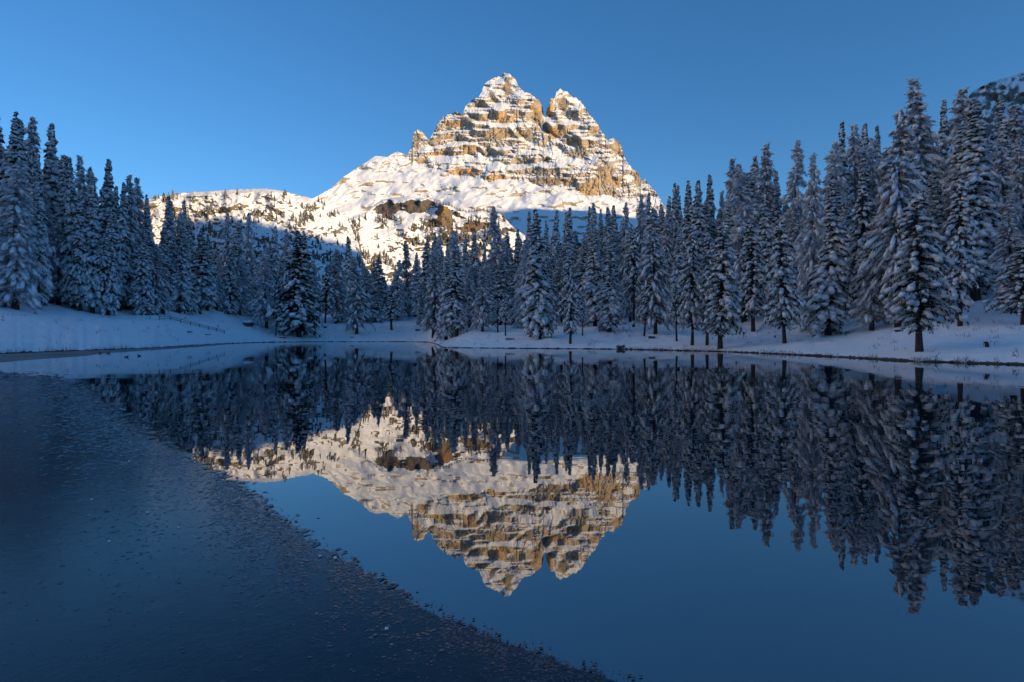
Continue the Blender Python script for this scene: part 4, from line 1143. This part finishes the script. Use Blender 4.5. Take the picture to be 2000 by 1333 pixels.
# twigs and buried shrubs poking out of the snow on the banks
rng_ = np.random.default_rng(61)
s = Soup()
th = np.arctan((rng_.uniform(-40, 2040, 190) - CX) / F); rr_ = shore_r(th) + rng_.uniform(1, 26, 190)
bx, by = np.repeat(rr_ * np.sin(th), 7), np.repeat(rr_ * np.cos(th), 7)
bx = bx + rng_.normal(0, .18, len(bx)); by = by + rng_.normal(0, .18, len(bx))
base = np.stack([bx, by, ground_z(bx, by) - .03], 1)
tip = base + np.stack([rng_.normal(0, .5, len(bx)), rng_.normal(0, .5, len(bx)), np.ones(len(bx))], 1) * rng_.uniform(.06, .38, len(bx))[:, None]
s.strips(base, tip, np.stack([rng_.uniform(.008, .022, len(bx)), 0 * bx, 0 * bx], 1), .3)
add('bank_twigs', s.mesh('bank_twigs', False), M_BARK, label='dark twigs and buried shrubs poking out of the snowy banks', cat='twigs', kind='stuff')

# slush and ice chips along the edge of the ice sheet
rng_ = np.random.default_rng(33)
N = 42000
seg = np.linalg.norm(np.diff(ice_edge, axis=0), axis=1) / np.linalg.norm(ice_edge[:-1], axis=1)
cum = np.cumsum(seg) / seg.sum()
i = np.clip(np.searchsorted(cum, rng_.random(N)), 60, len(ice_edge) - 2)
wgt = np.linalg.norm(ice_edge[i], axis=1)
p = ice_edge[i] + (ice_edge[i + 1] - ice_edge[i]) * rng_.uniform(0, 1, (N, 1))
inward = np.array([-.75, -.66])
off = np.where(rng_.random(N) < .94, rng_.exponential(.055, N), -rng_.exponential(.007, N)) * wgt
far_ = rng_.random(N) < .15
off = np.where(far_, rng_.uniform(0, .45, N) * wgt, off)
p = p + inward[None] * off[:, None] + rng_.normal(0, .012, (N, 2)) * wgt[:, None]
cl = fbm(p[:, 0] / (.035 * wgt), p[:, 1] / (.09 * wgt), 35, 3)
p = p[(cl > -.12) | (rng_.random(N) < .25)]; N = len(p)
p = p[p[:, 1] > .5]; N = len(p)
dist = np.linalg.norm(p, axis=1)
sz = np.clip(rng_.gamma(2.0, .0007, N), .0005, .004) * dist
hx = np.linspace(0, 2 * math.pi, 6, endpoint=False)
PLT = np.concatenate([np.stack([np.cos(hx), np.sin(hx), 0 * hx], 1), [[0, 0, .5]]]); PLTF = np.array([[k, (k + 1) % 6, 6] for k in range(6)])
s = Soup(); an = rng_.uniform(0, 6.28, N)
s.blobs(np.stack([p[:, 0], p[:, 1], np.full(N, .0068)], 1), np.stack([sz * rng_.uniform(.7, 1.9, N), sz, sz * .22], 1), np.stack([np.cos(an), np.sin(an), rng_.normal(0, .06, N)], 1), rng_, (PLT, PLTF), .4)
rim_i = rng_.integers(80, len(ice_rim) - 60, 420); pr = ice_rim[rim_i] + rng_.normal(0, .006, (420, 2)) * np.linalg.norm(ice_rim[rim_i], axis=1)[:, None]; an = rng_.uniform(0, 6.28, 420); dr_ = np.linalg.norm(pr, axis=1)
s.blobs(np.stack([pr[:, 0], pr[:, 1], np.full(420, .0045)], 1), np.stack([dr_ * rng_.uniform(.006, .022, 420), dr_ * rng_.uniform(.004, .012, 420), np.full(420, .0015)], 1), np.stack([np.cos(an), np.sin(an), 0 * an], 1), rng_, (PLT, PLTF), .4)
add('slush', s.mesh('slush', False), M_PLATE, label='granular slush and ice chips along the edge of the ice sheet', cat='slush', kind='stuff')

# lumps of snow on the ice
for k, (px, py, r_, lab) in enumerate([(625, 1089, 4, 'left of the two white snow lumps at the ice edge'), (655, 1093, 4.5, 'right of the two white snow lumps at the ice edge'), (755, 1232, 5, 'small snow lump on the black ice near the bottom centre'),
                                       (288, 1004, 4, 'small snow lump on the ice below the slush band'), (252, 903, 3, 'small snow lump on the ice at the left, above the slush band'), (214, 1060, 3.5, 'small snow lump alone on the dark ice at lower left'),
                                       (349, 1033, 3, 'small snow lump on the ice under the slush band, right one'), (179, 978, 3, 'small snow lump on the ice nearest the left middle')]):
    q = w_at(px, py); kk = .72 * q[1] / F
    s = Soup(); s.blobs(np.array([[0, 0, r_ * kk * .5]] + [[.6 * r_ * kk, .2 * r_ * kk, r_ * kk * .25]]), np.array([[1, .9, .8], [.6, .5, .45]]) * r_ * kk, np.array([[1., .2, 0], [.3, 1, 0]]), np.random.default_rng(k), (ICO2, ICO2F), .25)
    add('snow_lump', s.mesh('snow_lump'), M_SNOWCAP, label=lab, cat='snow lump', group='snow lumps on the ice', loc=(q[0], q[1], .005))
